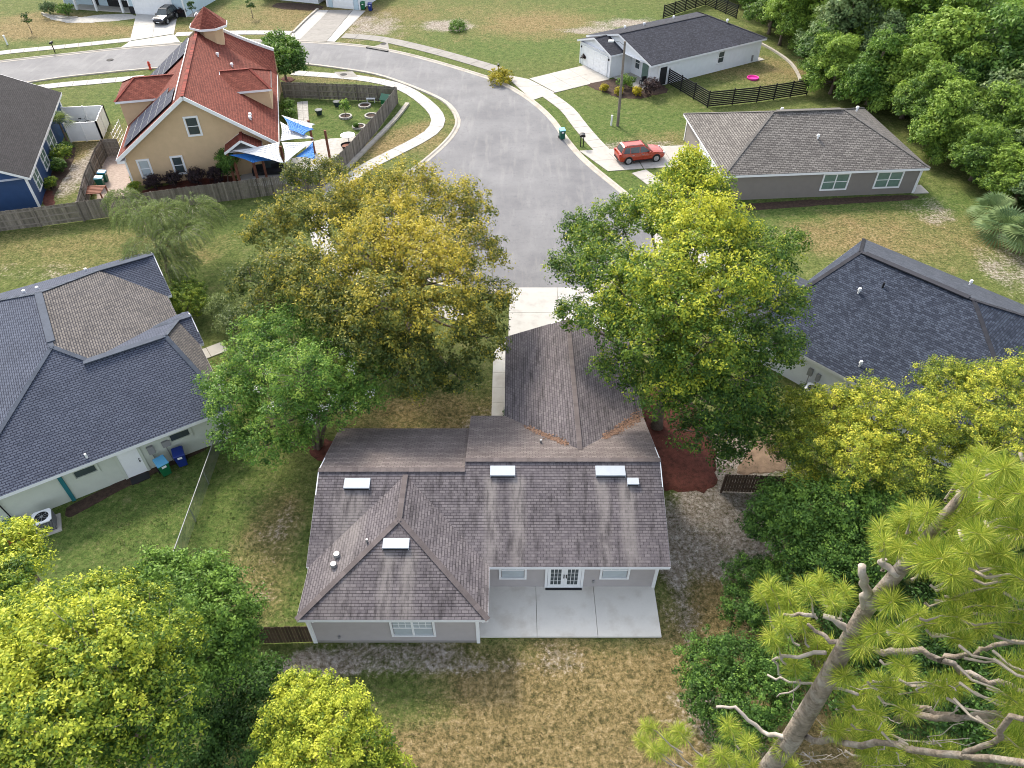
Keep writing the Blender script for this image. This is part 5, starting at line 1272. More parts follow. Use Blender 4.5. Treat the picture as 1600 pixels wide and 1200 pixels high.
def branches(base, top, lobes, clumps, rng, r0=.22, twigs=60, mats=('bark', 'twig'), parent=None, trunks=1, off=(0, 0, 0)):
    base = Vector(base); top = Vector(top); mb = MB()
    if trunks == 1:
        pts = [base.lerp(top, s_) + Vector((math.sin(s_*5)*.15, math.cos(s_*4)*.12 - .12, 0))*s_ for s_ in (0, .05, .25, .5, .75, 1)]
        mb.tube(pts, [r0*1.5, r0*1.1, r0*.9, r0*.7, r0*.42, r0*.1], 9)
    else:
        for k in range(trunks):
            a = 2*math.pi*k/trunks + .4; e = Vector((top.x + 1.4*math.cos(a), top.y + 1.4*math.sin(a), top.z))
            pts = [base + Vector((.16*math.cos(a), .16*math.sin(a), 0)), base.lerp(e, .3) + Vector((.1*math.cos(a*3), 0, 0)), base.lerp(e, .65), e]; mb.tube(pts, [r0*.6, r0*.45, r0*.3, r0*.1], 7)
    mb.build('trunk', mats[0], parent, smooth=True)
    mb = MB()
    for l in lobes:
        c = Vector(l[:3]); s_ = min(.9, max(.25, (c.z - base.z)/(max(.1, top.z - base.z))*.62)); a = base.lerp(top, s_)
        mid = a.lerp(c, .5) - Vector((0, 0, .15*(c-a).length*.4)); mb.tube([a, mid, c, c + (c-a).normalized()*l[3]*.6 + Vector((0, 0, .1*l[3]))], [r0*.42, r0*.28, r0*.15, r0*.05], 6)
    mb.build('limb', mats[0], parent, smooth=True)
    if twigs:
        mb = MB(); idx = rng.choice(len(clumps), min(twigs, len(clumps)), replace=False); LL = np.array(lobes)
        for i in idx:
            c = clumps[i]; j = np.argmin(np.linalg.norm(LL[:, :3]-c, axis=1)); a = Vector(LL[j, :3]); c = Vector(c); e = c + (c-a)*.12
            m_ = a.lerp(c, .55) + Vector(rng.normal(0, .12, 3)*LL[j, 3]*.5); mb.tube([a.lerp(c, .2), m_, e], [r0*.10, r0*.07, r0*.02], 4, cap=False)
        mb.build('twig', mats[1], parent, kind='stuff')
def px_lobes(L, sq=1.0):
    o = []
    for px, py, z, rp in L:
        x, y = P(px, py, z); o.append((x, y, z, rp*depth(x, y, z)/FPX*sq))
    return o
def tree(name, label, cat, base, lobes, mat, clumps, per, leaf, clump_r, seed, sun_gold=0., r0=.22, twigs=80, group=None, trunks=1, top=None, extra=None, crown='crown', **kw):
    rng = np.random.default_rng(seed); t_ = thing(name, label, cat, (*base, 0), group=group); b_ = np.array([*base, 0, 0.])
    lb = [tuple(np.array(l)-b_) for l in lobes]; p, nrm, tone, c = crown_points(lb, clumps, per, clump_r, rng, sun_gold, **kw)
    me = leaf_mesh(crown, p, nrm, tone, leaf, mat, rng); link(crown, me, t_)
    if top is None:
        zt = max(l[2] for l in lb); hi = [l for l in lb if l[2] > zt*.8]; top = (float(np.mean([l[0] for l in hi])), float(np.mean([l[1] for l in hi])), float(zt))
    if r0 > 0: branches((0, 0, 0), top, lb, c, rng, r0, twigs, parent=t_, trunks=trunks)
    return t_, c
# big oak left of the driveway
oak = px_lobes([(640, 300, 8.3, 62), (570, 310, 8.5, 58), (715, 330, 8.0, 58), (475, 335, 7.2, 50), (420, 362, 6.4, 46), (395, 440, 5.2, 40), (465, 425, 7.0, 62), (570, 395, 9.2, 70), (660, 395, 9.2, 70),
                (738, 390, 7.4, 55), (762, 468, 6.0, 42), (600, 480, 8.2, 72), (690, 495, 7.8, 70), (752, 525, 5.2, 48), (640, 560, 6.0, 62), (712, 585, 4.3, 44), (540, 490, 7.0, 62), (470, 275, 6.0, 30), (515, 268, 6.4, 30), (650, 600, 4.6, 36), (400, 500, 4.6, 38), (520, 340, 7.6, 60), (615, 350, 9.0, 70), (690, 440, 8.6, 70), (500, 450, 7.6, 60), (430, 470, 6.0, 50), (580, 540, 6.6, 60)], .93)
tree('oak_tree', 'large spreading oak with sunlit golden top, left of the main driveway', 'tree', P(640, 520), oak, L_OAK, 4900, 34, .165, .42, 11, sun_gold=.70, r0=.30, twigs=260, base_t=.30, tv=.16, goldpow=1.9, shell=.5, flat=.8)
# crape myrtle in front of it
myr = px_lobes([(450, 520, 5.6, 60), (530, 520, 5.6, 55), (400, 570, 5.4, 58), (480, 590, 6.2, 70), (555, 585, 5.4, 48), (575, 545, 5.6, 46), (585, 590, 5.4, 42), (520, 495, 5.8, 46), (410, 520, 5.4, 48), (350, 600, 4.6, 40), (560, 625, 4.8, 40), (370, 630, 4.6, 52), (440, 650, 4.8, 55), (510, 640, 4.8, 45), (360, 680, 3.8, 36), (410, 700, 3.6, 42), (465, 690, 3.4, 30)], .92)
t_, c = tree('crape_myrtle', 'bright green multi stemmed crape myrtle between the slate blue roof and the oak', 'tree', P(497, 700), myr, L_MYRT, 2600, 34, .135, .36, 12, sun_gold=.26, shell=.45, r0=.22, twigs=260, trunks=4, base_t=.46, tv=.18)
rng = np.random.default_rng(8); kk = rng.choice(len(c), 26, replace=False); kk = kk[c[kk][:, 2] > 3.5]; cc = np.repeat(c[kk], 26, 0) + rng.normal(0, .13, (len(kk)*26, 3)) + np.array([0, 0, .3])
link('blossom', leaf_mesh('blossom', cc, np.tile([0, 0, 1.0], (len(cc), 1)), rng.random(len(cc)), .11, L_WHITE, rng), t_)['kind'] = 'stuff'
# tall sweetgum right of the house
sg = px_lobes([(1080, 246, 13.8, 20), (1068, 268, 13.4, 32), (1095, 282, 13.2, 34), (1050, 330, 12.6, 50), (1110, 345, 12.8, 54), (935, 375, 9.2, 44), (1060, 480, 11.6, 66), (985, 470, 10.2, 56), (1165, 425, 11, 56), (1150, 590, 8, 60), (1070, 575, 8.5, 60), (1185, 660, 5.4, 42),
    (1085, 262, 12.5, 26), (1055, 292, 12.2, 40), (1112, 300, 12.2, 40), (965, 335, 10, 38), (1012, 340, 11.5, 46), (905, 358, 8.6, 34), (1080, 365, 13, 62), (1150, 375, 11.5, 52), (1208, 400, 9.6, 44), (1240, 378, 9.2, 24), (892, 420, 7.6, 40),
               (955, 420, 10.5, 60), (1040, 435, 12.2, 68), (1130, 450, 11.8, 68), (1212, 470, 9, 52), (895, 490, 6.4, 32), (945, 505, 8.2, 52), (1015, 525, 9.6, 64), (1105, 535, 10.4, 68), (1188, 540, 8.6, 58), (1225, 545, 6.8, 34), (965, 575, 6.2, 42),
               (1035, 605, 6.8, 56), (1110, 625, 7, 64), (1175, 620, 6.2, 50), (1090, 675, 4.8, 40), (1145, 680, 4.4, 46), (1130, 712, 3.2, 24)], .93)
tree('sweetgum_tree', 'tall pointed green tree with sunlit yellow top overhanging the brown roof on the right', 'tree', (8.9, 30.4), sg, L_SWEET, 5000, 34, .16, .40, 13, sun_gold=.62, r0=.28, twigs=280, base_t=.29, tv=.15, goldpow=2.6, shell=.45, flat=.75)
# bottom left
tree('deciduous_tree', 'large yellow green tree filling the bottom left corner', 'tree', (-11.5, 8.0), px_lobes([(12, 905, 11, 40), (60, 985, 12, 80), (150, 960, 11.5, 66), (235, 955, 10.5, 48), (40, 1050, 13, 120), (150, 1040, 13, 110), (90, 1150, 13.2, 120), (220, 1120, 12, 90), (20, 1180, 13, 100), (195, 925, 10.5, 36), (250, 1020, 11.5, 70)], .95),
     L_LIME, 4900, 36, .10, .24, 21, sun_gold=.40, r0=.25, twigs=80, base_t=.28, tv=.20, goldpow=1.2, shell=.4)
tree('deciduous_tree', 'rounded dark green tree between the yellow green tree and the brown fence', 'tree', P(330, 1040), px_lobes([(310, 920, 7.2, 58), (350, 960, 7.0, 62), (280, 980, 7.4, 60), (330, 1020, 6.5, 62), (360, 1000, 5.8, 44), (270, 905, 7.2, 45), (250, 890, 7.2, 36)], .95),
     L_DARK, 1500, 38, .12, .28, 22, sun_gold=.38, r0=.18, twigs=40, base_t=.55, tv=.15)
tree('vine_shrub', 'dark low creeper covered shrub at the bottom, below the rounded green tree', 'shrub', P(360, 1120), px_lobes([(340, 1090, 2.6, 70), (400, 1110, 2.2, 60), (300, 1150, 2.6, 70), (380, 1180, 2.2, 70), (410, 1060, 1.8, 36)], .95),
     L_DARK, 900, 36, .13, .36, 23, r0=.08, twigs=20, base_t=.28, tv=.13)
tree('lime_green_tree', 'small bright lime green tree at the bottom edge left of centre', 'tree', P(505, 1200), px_lobes([(480, 1100, 6.5, 52), (530, 1120, 6.5, 52), (440, 1140, 6.2, 42), (510, 1170, 6.5, 70), (570, 1170, 6.0, 46), (450, 1200, 6, 50), (600, 1215, 5.6, 40), (455, 1075, 6.3, 26)], .95),
     L_LIME, 2000, 36, .095, .20, 24, sun_gold=.26, r0=.16, twigs=40, base_t=.50, tv=.16)
tree('lime_green_tree', 'lime yellow branch of a tree reaching in at the left edge beside the air conditioner', 'tree', (-17.5, 15.2), px_lobes([(15, 850, 7.5, 45), (35, 880, 7.5, 36), (10, 905, 7.5, 45)], .95), L_LIME, 350, 36, .13, .32, 25, sun_gold=.2, r0=.12, twigs=10, base_t=.58)
# right golden bushes
tree('golden_tree', 'golden yellow sunlit tree right of the mulch bed, the left one of two', 'tree', P(1370, 800), px_lobes([(1250, 640, 5.6, 42), (1300, 650, 6.6, 56), (1360, 640, 7.2, 60), (1420, 670, 7, 60), (1340, 710, 6.8, 66), (1270, 700, 5.6, 50), (1410, 730, 6.4, 56), (1230, 700, 4.4, 34), (1260, 750, 4.6, 36), (1450, 640, 6.6, 40)], .92),
     L_GOLD, 2500, 38, .105, .26, 31, sun_gold=.26, shell=.4, r0=.2, twigs=90, base_t=.36, tv=.20)
tree('golden_tree', 'golden yellow sunlit tree at the right edge below the navy roof', 'tree', P(1560, 740), px_lobes([(1480, 600, 6.4, 50), (1540, 610, 7, 56), (1600, 600, 7, 55), (1510, 660, 6.8, 60), (1580, 680, 7, 62), (1470, 690, 6, 46), (1540, 730, 6, 50)], .92),
     L_GOLD, 2000, 38, .105, .26, 32, sun_gold=.26, shell=.4, r0=.2, twigs=60, base_t=.36, tv=.20)
tree('deciduous_tree', 'bright green rounded tree below the golden bushes by the back yard', 'tree', P(1290, 860), px_lobes([(1215, 790, 4.2, 42), (1260, 800, 4.8, 52), (1320, 790, 5.2, 56), (1380, 800, 5.2, 52), (1240, 850, 3.6, 48), (1300, 860, 4.2, 56), (1360, 870, 4.4, 52), (1190, 820, 3.0, 30), (1430, 850, 4.4, 50)], .92),
     L_DARK, 1700, 40, .13, .36, 33, sun_gold=.22, r0=.16, twigs=60, base_t=.47, tv=.17)
tree('boxy_shrub', 'green shrub at the lawn edge, the upper of two right of the patio', 'shrub', P(1180, 940), px_lobes([(1170, 900, 2.0, 40), (1160, 945, 1.8, 38), (1200, 960, 2.2, 45), (1215, 910, 2.4, 45)], .95), L_DARK, 600, 40, .11, .25, 34, sun_gold=.15, r0=.07, twigs=10, base_t=.45)
tree('boxy_shrub', 'large rounded dark green shrub below the patio corner', 'shrub', P(1150, 1090), px_lobes([(1110, 1040, 1.9, 50), (1160, 1040, 2.3, 55), (1120, 1090, 1.9, 52), (1180, 1090, 2.3, 60), (1220, 1050, 2.4, 50), (1150, 1130, 1.9, 50)], .95), L_DARK, 1500, 40, .105, .24, 35, sun_gold=.12, r0=.07, twigs=10, base_t=.44)
tree('vine_shrub', 'dense dark shrubbery beneath the pine boughs at the bottom right', 'shrub', P(1420, 1080), px_lobes([(1300, 950, 2.6, 80), (1400, 980, 2.8, 90), (1500, 900, 3, 90), (1560, 1000, 2.8, 90), (1450, 1080, 2.4, 90), (1560, 1120, 2.4, 90), (1350, 1080, 2.2, 70), (1480, 800, 3.4, 70), (1580, 820, 3.2, 70)], 1.0), L_DARK, 2200, 34, .15, .42, 36, r0=.08, twigs=20, base_t=.30, tv=.14)
# yard trees further out
tree('street_tree', 'round dense green tree on a mulch ring beside the red roof', 'tree', P(447, 125), px_lobes([(437, 70, 3.6, 24), (425, 85, 3.2, 24), (452, 84, 3.2, 24), (438, 98, 2.6, 28), (420, 105, 2.2, 20), (458, 103, 2.2, 20)], 1.0), L_DARK, 600, 34, .26, .5, 41, sun_gold=.3, r0=.14, twigs=10, base_t=.50)
tree('round_bush', 'clipped round green bush at the right side of the slate blue roofed house', 'shrub', P(293, 490), px_lobes([(292, 458, 1.5, 26), (290, 475, 1.3, 29), (303, 475, 1.3, 20), (280, 466, 1.3, 20)], 1.05), L_LIME, 900, 34, .09, .14, 42, r0=.06, twigs=0, base_t=.38, tv=.07, flat=.8)
tree('olive_shrub', 'loose green shrub behind the round bush under the oak edge', 'shrub', P(385, 540), px_lobes([(370, 510, 1.6, 30), (350, 480, 1.4, 24), (385, 540, 1.4, 26)], 1.0), L_WILL, 350, 30, .14, .4, 43, r0=.06, twigs=20, base_t=.4)
# shrubs: (px, py, z, r px, material, label, base tone)
SH = [((95, 240, 1.1, 17), L_LIME, 'bright green shrub, largest beside the deep blue wall', .42), ((103, 230, .7, 10), L_DARK, 'small dark green shrub near the palm by the deep blue wall', .5), ((78, 285, .7, 11), L_LIME, 'small rounded green shrub at the near end of the deep blue wall', .4),
      ((92, 258, .9, 13), L_WOOD, 'brownish green shrub next to the largest one by the blue wall', .3),
      ((239, 284, .9, 14), L_BURG, 'dark burgundy bush, leftmost along the stucco wall', .45), ((269, 279, 1.0, 14), L_BURG, 'dark burgundy bush between the two lower windows', .4), ((305, 275, 1.1, 15), L_BURG, 'dark burgundy bush right of the second lower window', .45), ((337, 272, 1.1, 15), L_BURG, 'dark burgundy bush, rightmost by the green climber', .4),
      ((944, 137, .5, 6.5), L_YELL, 'small yellow bush nearest the white garage', .5), ((967, 142, .5, 6.5), L_YELL, 'small yellow bush just left of the light pole', .45), ((996, 142, .6, 7.5), L_YELL, 'small yellow bush just right of the light pole', .55),
      ((978, 128, 1.0, 14), L_WOOD, 'grey green shrub in front of the white porch', .55), ((1017, 135, 1.2, 16), L_BURG, 'large purplish shrub at the corner of the white bungalow', .7), ((915, 90, .9, 7), L_BURG, 'small dark shrub at the garage corner of the white bungalow', .6),
      ((782, 122, .5, 19), L_YELL, 'wide yellow flowering bush around the mailbox by the road', .4),
      ((75, 12, 1.2, 12), L_PALE, 'grey green shrub in front of the pale blue house, left one', .35), ((102, 15, 1.2, 12), L_DARK, 'green shrub in front of the pale blue house, right one', .6), ((285, 17, .8, 7), L_BURG, 'dark shrub right of the black car', .6), ((714, 42, .4, 14), L_DARK, 'low bright green weeds on the empty grass lot', .75),
      ((448, 165, .9, 12), L_WOOD, 'green shrub at the garden side of the stucco house', .5), ((452, 178, .9, 10), L_WOOD, 'small green shrub above the shade sails', .45), ((607, 160, .5, 7), L_WOOD, 'small shrub in the garden fence corner', .5),
      ((210, 292, .8, 10), L_LIME, 'yellow green shrub behind the fence by the paved side yard', .5), ((556, 196, .4, 4), L_DARK, 'tiny palm in the stone ring nearest the table', .6)]
for i, ((px, py, z, r_), mt, lb, bt) in enumerate(SH):
    lo = px_lobes([(px - r_*.3, py, z, r_*.75), (px + r_*.35, py - r_*.1, z*.95, r_*.7), (px, py - r_*.25, z*1.15, r_*.7), (px, py + r_*.35, z*.45, r_*.8)], 1.0); x = sum(l[0] for l in lo)/4; y = sum(l[1] for l in lo)/4
    sz = lo[0][3]; tree('shrub', lb, 'shrub', (x, y), lo, mt, 110 + int(60*sz), 26, .08 + .07*sz, .16*sz + .08, 60+i, r0=.04, twigs=0, base_t=bt, tv=.12, crown='foliage', flat=.8)
tree('hedge', 'narrow dark hedge between the front path and the brown garage roof', 'hedge', (-.2, 29.8), [(-.2, 28.9+.3*k, .42, .32) for k in range(9)], L_DARK, 330, 26, .08, .14, 99, r0=0, twigs=0, base_t=.25, tv=.08, crown='foliage')
# climber on the terrace
tree('climbing_plant', 'green climber over a frame between the burgundy bushes and the blue sail', 'climber', P(356, 285), px_lobes([(350, 245, 2.4, 12), (358, 252, 2.2, 12), (357, 266, 1.2, 10), (350, 258, 1.6, 9)], 1.0), L_DARK, 220, 30, .14, .3, 90, sun_gold=.1, r0=.06, twigs=0, base_t=.5)
for px, py, h, lb in ((50, 52, 2.2, 'slim dark young tree on the upper left lawn'), (395, 28, 2.2, 'thin bare young tree on the lawn above the road'), (540, 184, 1.6, 'small sapling with thin leaves inside the stone ring'), (304, 30, 2.0, 'dark leafless shrub behind the belvedere roof')):
    x, y = P(px, py); tree('sapling', lb, 'tree', (x, y), [(x, y, h, .45), (x, y, h*.7, .5)], L_DARK if h > 1.8 else L_MYRT, 30, 22, .16, .25, int(px), r0=.05, twigs=12, base_t=.25 if h > 1.8 else .7)
# weeping tree by the long fence
def weeping():
    rng = np.random.default_rng(5); bx, by = P(262, 425); r_ = thing('weeping_tree', 'feathery weeping willow like tree in front of the long grey fence', 'tree', (bx, by, 0))
    cs = px_lobes([(215, 330, 3.6, 34), (250, 335, 4.6, 40), (300, 325, 4.2, 36), (240, 380, 3.8, 44), (285, 360, 4.2, 36), (262, 410, 2.8, 40), (320, 335, 3.4, 24), (190, 310, 3.2, 18)], 1)
    P_, T_, D_ = [], [], []; mb = MB()
    for k in range(1000):
        l = cs[rng.choice(len(cs), p=np.array([c_[3] for c_ in cs])/sum(c_[3] for c_ in cs))]; a = rng.uniform(0, 6.28); s0 = rng.random()**.5
        p = np.array([l[0]-bx, l[1]-by, l[2]+.5*rng.random()]) + np.array([math.cos(a), math.sin(a), 0])*l[3]*s0*.75; d = np.array([math.cos(a), math.sin(a), .5]); pts = [p.copy()]; tt = rng.normal(.5, .15)
        for q in range(9):
            d = d + np.array([0, 0, -.30]) + rng.normal(0, .08, 3); d /= np.linalg.norm(d); p = p + d*.17; pts.append(p.copy())
            for _ in range(6): P_.append(p + rng.normal(0, .05, 3)); D_.append(d); T_.append(tt + rng.normal(0, .1))
        if k % 5 == 0: mb.tube(pts[::3], .012, 3, cap=False)
    P_ = np.array(P_); D_ = np.array(D_); n = len(P_); s_ = .075; t_ = D_ + rng.normal(0, .35, (n, 3)); t_ /= np.linalg.norm(t_, axis=1, keepdims=True); b_ = np.cross(t_, rng.normal(0, 1, (n, 3))); b_ /= np.linalg.norm(b_, axis=1, keepdims=True)
    q = np.stack([P_ - t_*s_, P_ + b_*.018, P_ + t_*s_, P_ - b_*.018], 1).reshape(-1, 3); me = np_mesh('crown', q, np.arange(n*4).reshape(n, 4), 4)
    a_ = me.attributes.new('tone', 'FLOAT', 'FACE'); a_.data.foreach_set('value', np.clip(T_, 0, 1).astype(np.float32)); me.materials.append(L_WILL); link('crown', me, r_)
    mb.build('twig', 'twig', r_, kind='stuff'); mb = MB(); mb.tube([(0, 0, 0), (.1, .2, 1.2), (0, .8, 2.6), (-.2, 1.6, 3.8)], [.16, .13, .10, .04], 8)
    for l in cs: c_ = Vector((l[0]-bx, l[1]-by, l[2])); mb.tube([(0, .3, 1.4), Vector((0, .3, 1.4)).lerp(c_, .6) + Vector((0, 0, .4)), c_], [.07, .05, .02], 5)
    mb.build('trunk', 'bark', r_)
weeping()
# palms and palmettos: pleated fans on stalks
def palm(loc, label, h, n, L, mat, seed, name='palm', droop=.5, cat='palm', r0=.1):
    rng = random.Random(seed); r_ = thing(name, label, cat, (*loc, 0)); mb = MB()
    if h > .3: mb.tube([(0, 0, 0), (0, 0, h*.5), (0, 0, h)], [r0*1.3, r0, r0*.9], 8); mb.build('trunk', 'bark', r_)
    fr = MB()
    for k in range(n):
        a = 2.4*k; el = rng.uniform(-.2, 1.2); d = Vector((math.cos(a)*math.cos(el), math.sin(a)*math.cos(el), math.sin(el))); o_ = Vector((0, 0, h)); tn = rng.uniform(.2, .9)
        for j in range(13):
            an = (j-6)*.2; sd_ = d.cross(Vector((0, 0, 1))).normalized(); q = (d*math.cos(an) + sd_*math.sin(an)).normalized(); s0 = o_ + d*L*.35; m_ = s0 + q*L*.45; e = s0 + q*L*.8 + Vector((0, 0, -droop*L*.4)); w = sd_*.03*L + Vector((0, 0, .01))
            fr.face([s0, m_ - w, e, m_ + w], tone=tn)
        fr.beam(o_, o_ + d*L*.36, .02, .02, tone=.2)
    fr.build('frond', mat, r_, kind='stuff' if n > 300 else None); return r_
palm(P(106, 222), 'young feathery palm in front of the white vinyl fence', 1.9, 20, 1.5, L_WILL, 3)
palm(P(1560, 372), 'spiky palmetto at the edge of the woods on the right, largest', .8, 34, 2.2, L_PALE, 5, 'palmetto', cat='palmetto')
palm(P(1545, 345), 'spiky palmetto just above the largest one at the wood edge', .8, 26, 1.9, L_PALE, 6, 'palmetto', cat='palmetto')
palm(P(1592, 395), 'spiky palmetto at the right edge of the picture under the trees', 1.4, 26, 2.0, L_PALE, 8, 'palmetto', cat='palmetto')

# woodland at the upper right: a few crowns modelled, then copied with their own size, turn and height
def proto(seed, mat, bt, rx=3.4, h=5.6):
    rng = np.random.default_rng(seed); lb = []
    for k in range(12):
        a = rng.uniform(0, 6.28); q = rng.uniform(.25, 1)*rx*.85; lb.append((q*math.cos(a), q*math.sin(a), max(1.3, h + rng.uniform(-1.0, 1.0) - q*1.15), rng.uniform(1.1, 1.9)))
    lb.append((0, 0, h+.8, 1.7)); return lb
kinds = [('mid green', L_WOOD, .42), ('pale green', L_PALE, .45), ('dark green', L_DARK, .42), ('yellow green', L_WOOD, .68), ('deep green', L_DARK, .58), ('grey green', L_PALE, .30)]
protos = []
for i, (nm, mt, bt) in enumerate(kinds):
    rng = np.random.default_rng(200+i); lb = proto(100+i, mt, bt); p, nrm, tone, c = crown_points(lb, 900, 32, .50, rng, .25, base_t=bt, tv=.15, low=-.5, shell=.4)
    me = leaf_mesh('crown', p, nrm, tone, .26, mt, rng)
    t_ = thing('woodland_tree', 'woodland tree', 'tree'); link('crown', me, t_); branches((0, 0, 0), (0, 0, 6.5), lb, c, rng, .2, 30, parent=t_); protos.append(t_)
used = [False]*6
edge = [(1105, -30), (1165, 30), (1228, 85), (1275, 148), (1305, 160), (1375, 168), (1420, 215), (1465, 262), (1520, 300), (1560, 330), (1600, 372), (1640, 410)]
ew = [P(*p) for p in edge]
rg = random.Random(12); spots = []
tries = 0
while tries < 9000 and len(spots) < 275:
    tries += 1; x = rg.uniform(18, 120); y = rg.uniform(42, 175)
    # right of the edge line
    ok = False
    for (x0, y0), (x1, y1) in zip(ew[:-1], ew[1:]):
        if (x1-x0)*(y-y0) - (y1-y0)*(x-x0) > 0: pass
    # interpolate edge x at given y (edge runs from far to near)
    ex = None
    for (x0, y0), (x1, y1) in zip(ew[:-1], ew[1:]):
        if min(y0, y1) <= y <= max(y0, y1): s_ = (y-y0)/(y1-y0) if y1 != y0 else 0; e_ = x0 + (x1-x0)*s_; ex = e_ if ex is None else max(ex, e_)
    if ex is None: ex = ew[0][0] - (y - ew[0][1])*.25 if y > ew[0][1] else 999
    if x < ex + .4: continue
    if depth(x, y, 5) <= 0: continue
    sx = 800 + FPX*x/depth(x, y, 5)
    if sx > 1690 or y > 165: continue
    if any((x-a)**2 + (y-b)**2 < (2.7 if x - ex < 9 else 3.5)**2 for a, b, _ in spots): continue
    spots.append((x, y, x-ex))
for px, py in ((1425, 208), (1448, 236), (1478, 258), (1508, 282), (1540, 300), (1575, 318), (1600, 345), (1640, 380), (1625, 330), (1590, 285), (1560, 258), (1525, 238), (1490, 215), (1640, 280), (1460, 200), (1610, 400), (1650, 430), (1555, 335)):
    x, y = P(px + 8, py); spots = [q for q in spots if (q[0]-x)**2 + (q[1]-y)**2 > 4.5]; spots.append((x, y, 2.0))
pal = [P(1560, 372), P(1545, 345), P(1590, 372)]
spots = [q for q in spots if all((q[0]-a)**2 + (q[1]-b)**2 > 12 for a, b in pal)]
spots.sort(key=lambda s: s[1])
for i, (x, y, de) in enumerate(spots):
    k = rg.choice([0, 0, 0, 1, 2, 3, 3, 4, 5]); nm = kinds[k][0]
    if used[k]: o = copy_tree(protos[k])
    else: o = protos[k]; used[k] = True
    s_ = rg.uniform(.8, 1.3)*(.78 if de < 4 else 1.12); o.location = (x, y, 0); o.scale = (s_*rg.uniform(.9, 1.2), s_*rg.uniform(.9, 1.2), s_*rg.uniform(.8, 1.15)); o.rotation_euler.z = rg.uniform(0, 6.28)
    zone = ('near the palmettos' if y < 62 else 'directly behind the taupe bungalow' if y < 80 else 'right of the black slat fence' if y < 100 else 'behind the white bungalow, far off' )
    dep = 'at the edge of the woods' if de < 5 else 'in the middle of the woods' if de < 16 else 'deep in the woods'
    o['label'] = f'{nm} woodland tree {dep}, {zone}'; o['group'] = f'{nm} woodland trees {dep}, {zone}'
for k in range(6):
    if not used[k]:
        for ch in list(protos[k].children): bpy.data.objects.remove(ch)
        bpy.data.objects.remove(protos[k])
# undergrowth of the woods, one mass
rng = np.random.default_rng(77); n = 52000; pts = []
ys_ = rng.uniform(40, 175, n*3); ex_ = np.interp(ys_, [p[1] for p in ew[::-1]], [p[0] for p in ew[::-1]]); xs_ = ex_ + rng.uniform(.3, 1, n*3)**2*60
k = ((800 + FPX*xs_/(ys_*math.cos(PITCH) + 31*math.sin(PITCH))) < 1750); xs_, ys_, ex_ = xs_[k][:n], ys_[k][:n], ex_[k][:n]
hgt = np.minimum(3.2, .5 + (xs_-ex_)*.7)*(.5+.5*np.sin(xs_*1.3)*np.cos(ys_*1.1)); z = hgt*rng.random(len(xs_)) + .1
me = leaf_mesh('undergrowth', np.stack([xs_, ys_, z], 1), np.tile([0, 0, 1.0], (len(xs_), 1)), .25 + rng.normal(0, .12, len(xs_)) + .1*np.sin(xs_*.9+ys_*.7), .42, L_WOOD, rng)
o = link('undergrowth', me, None, 'stuff'); o['label'] = 'tangled undergrowth below the woodland trees'; o['category'] = 'undergrowth'

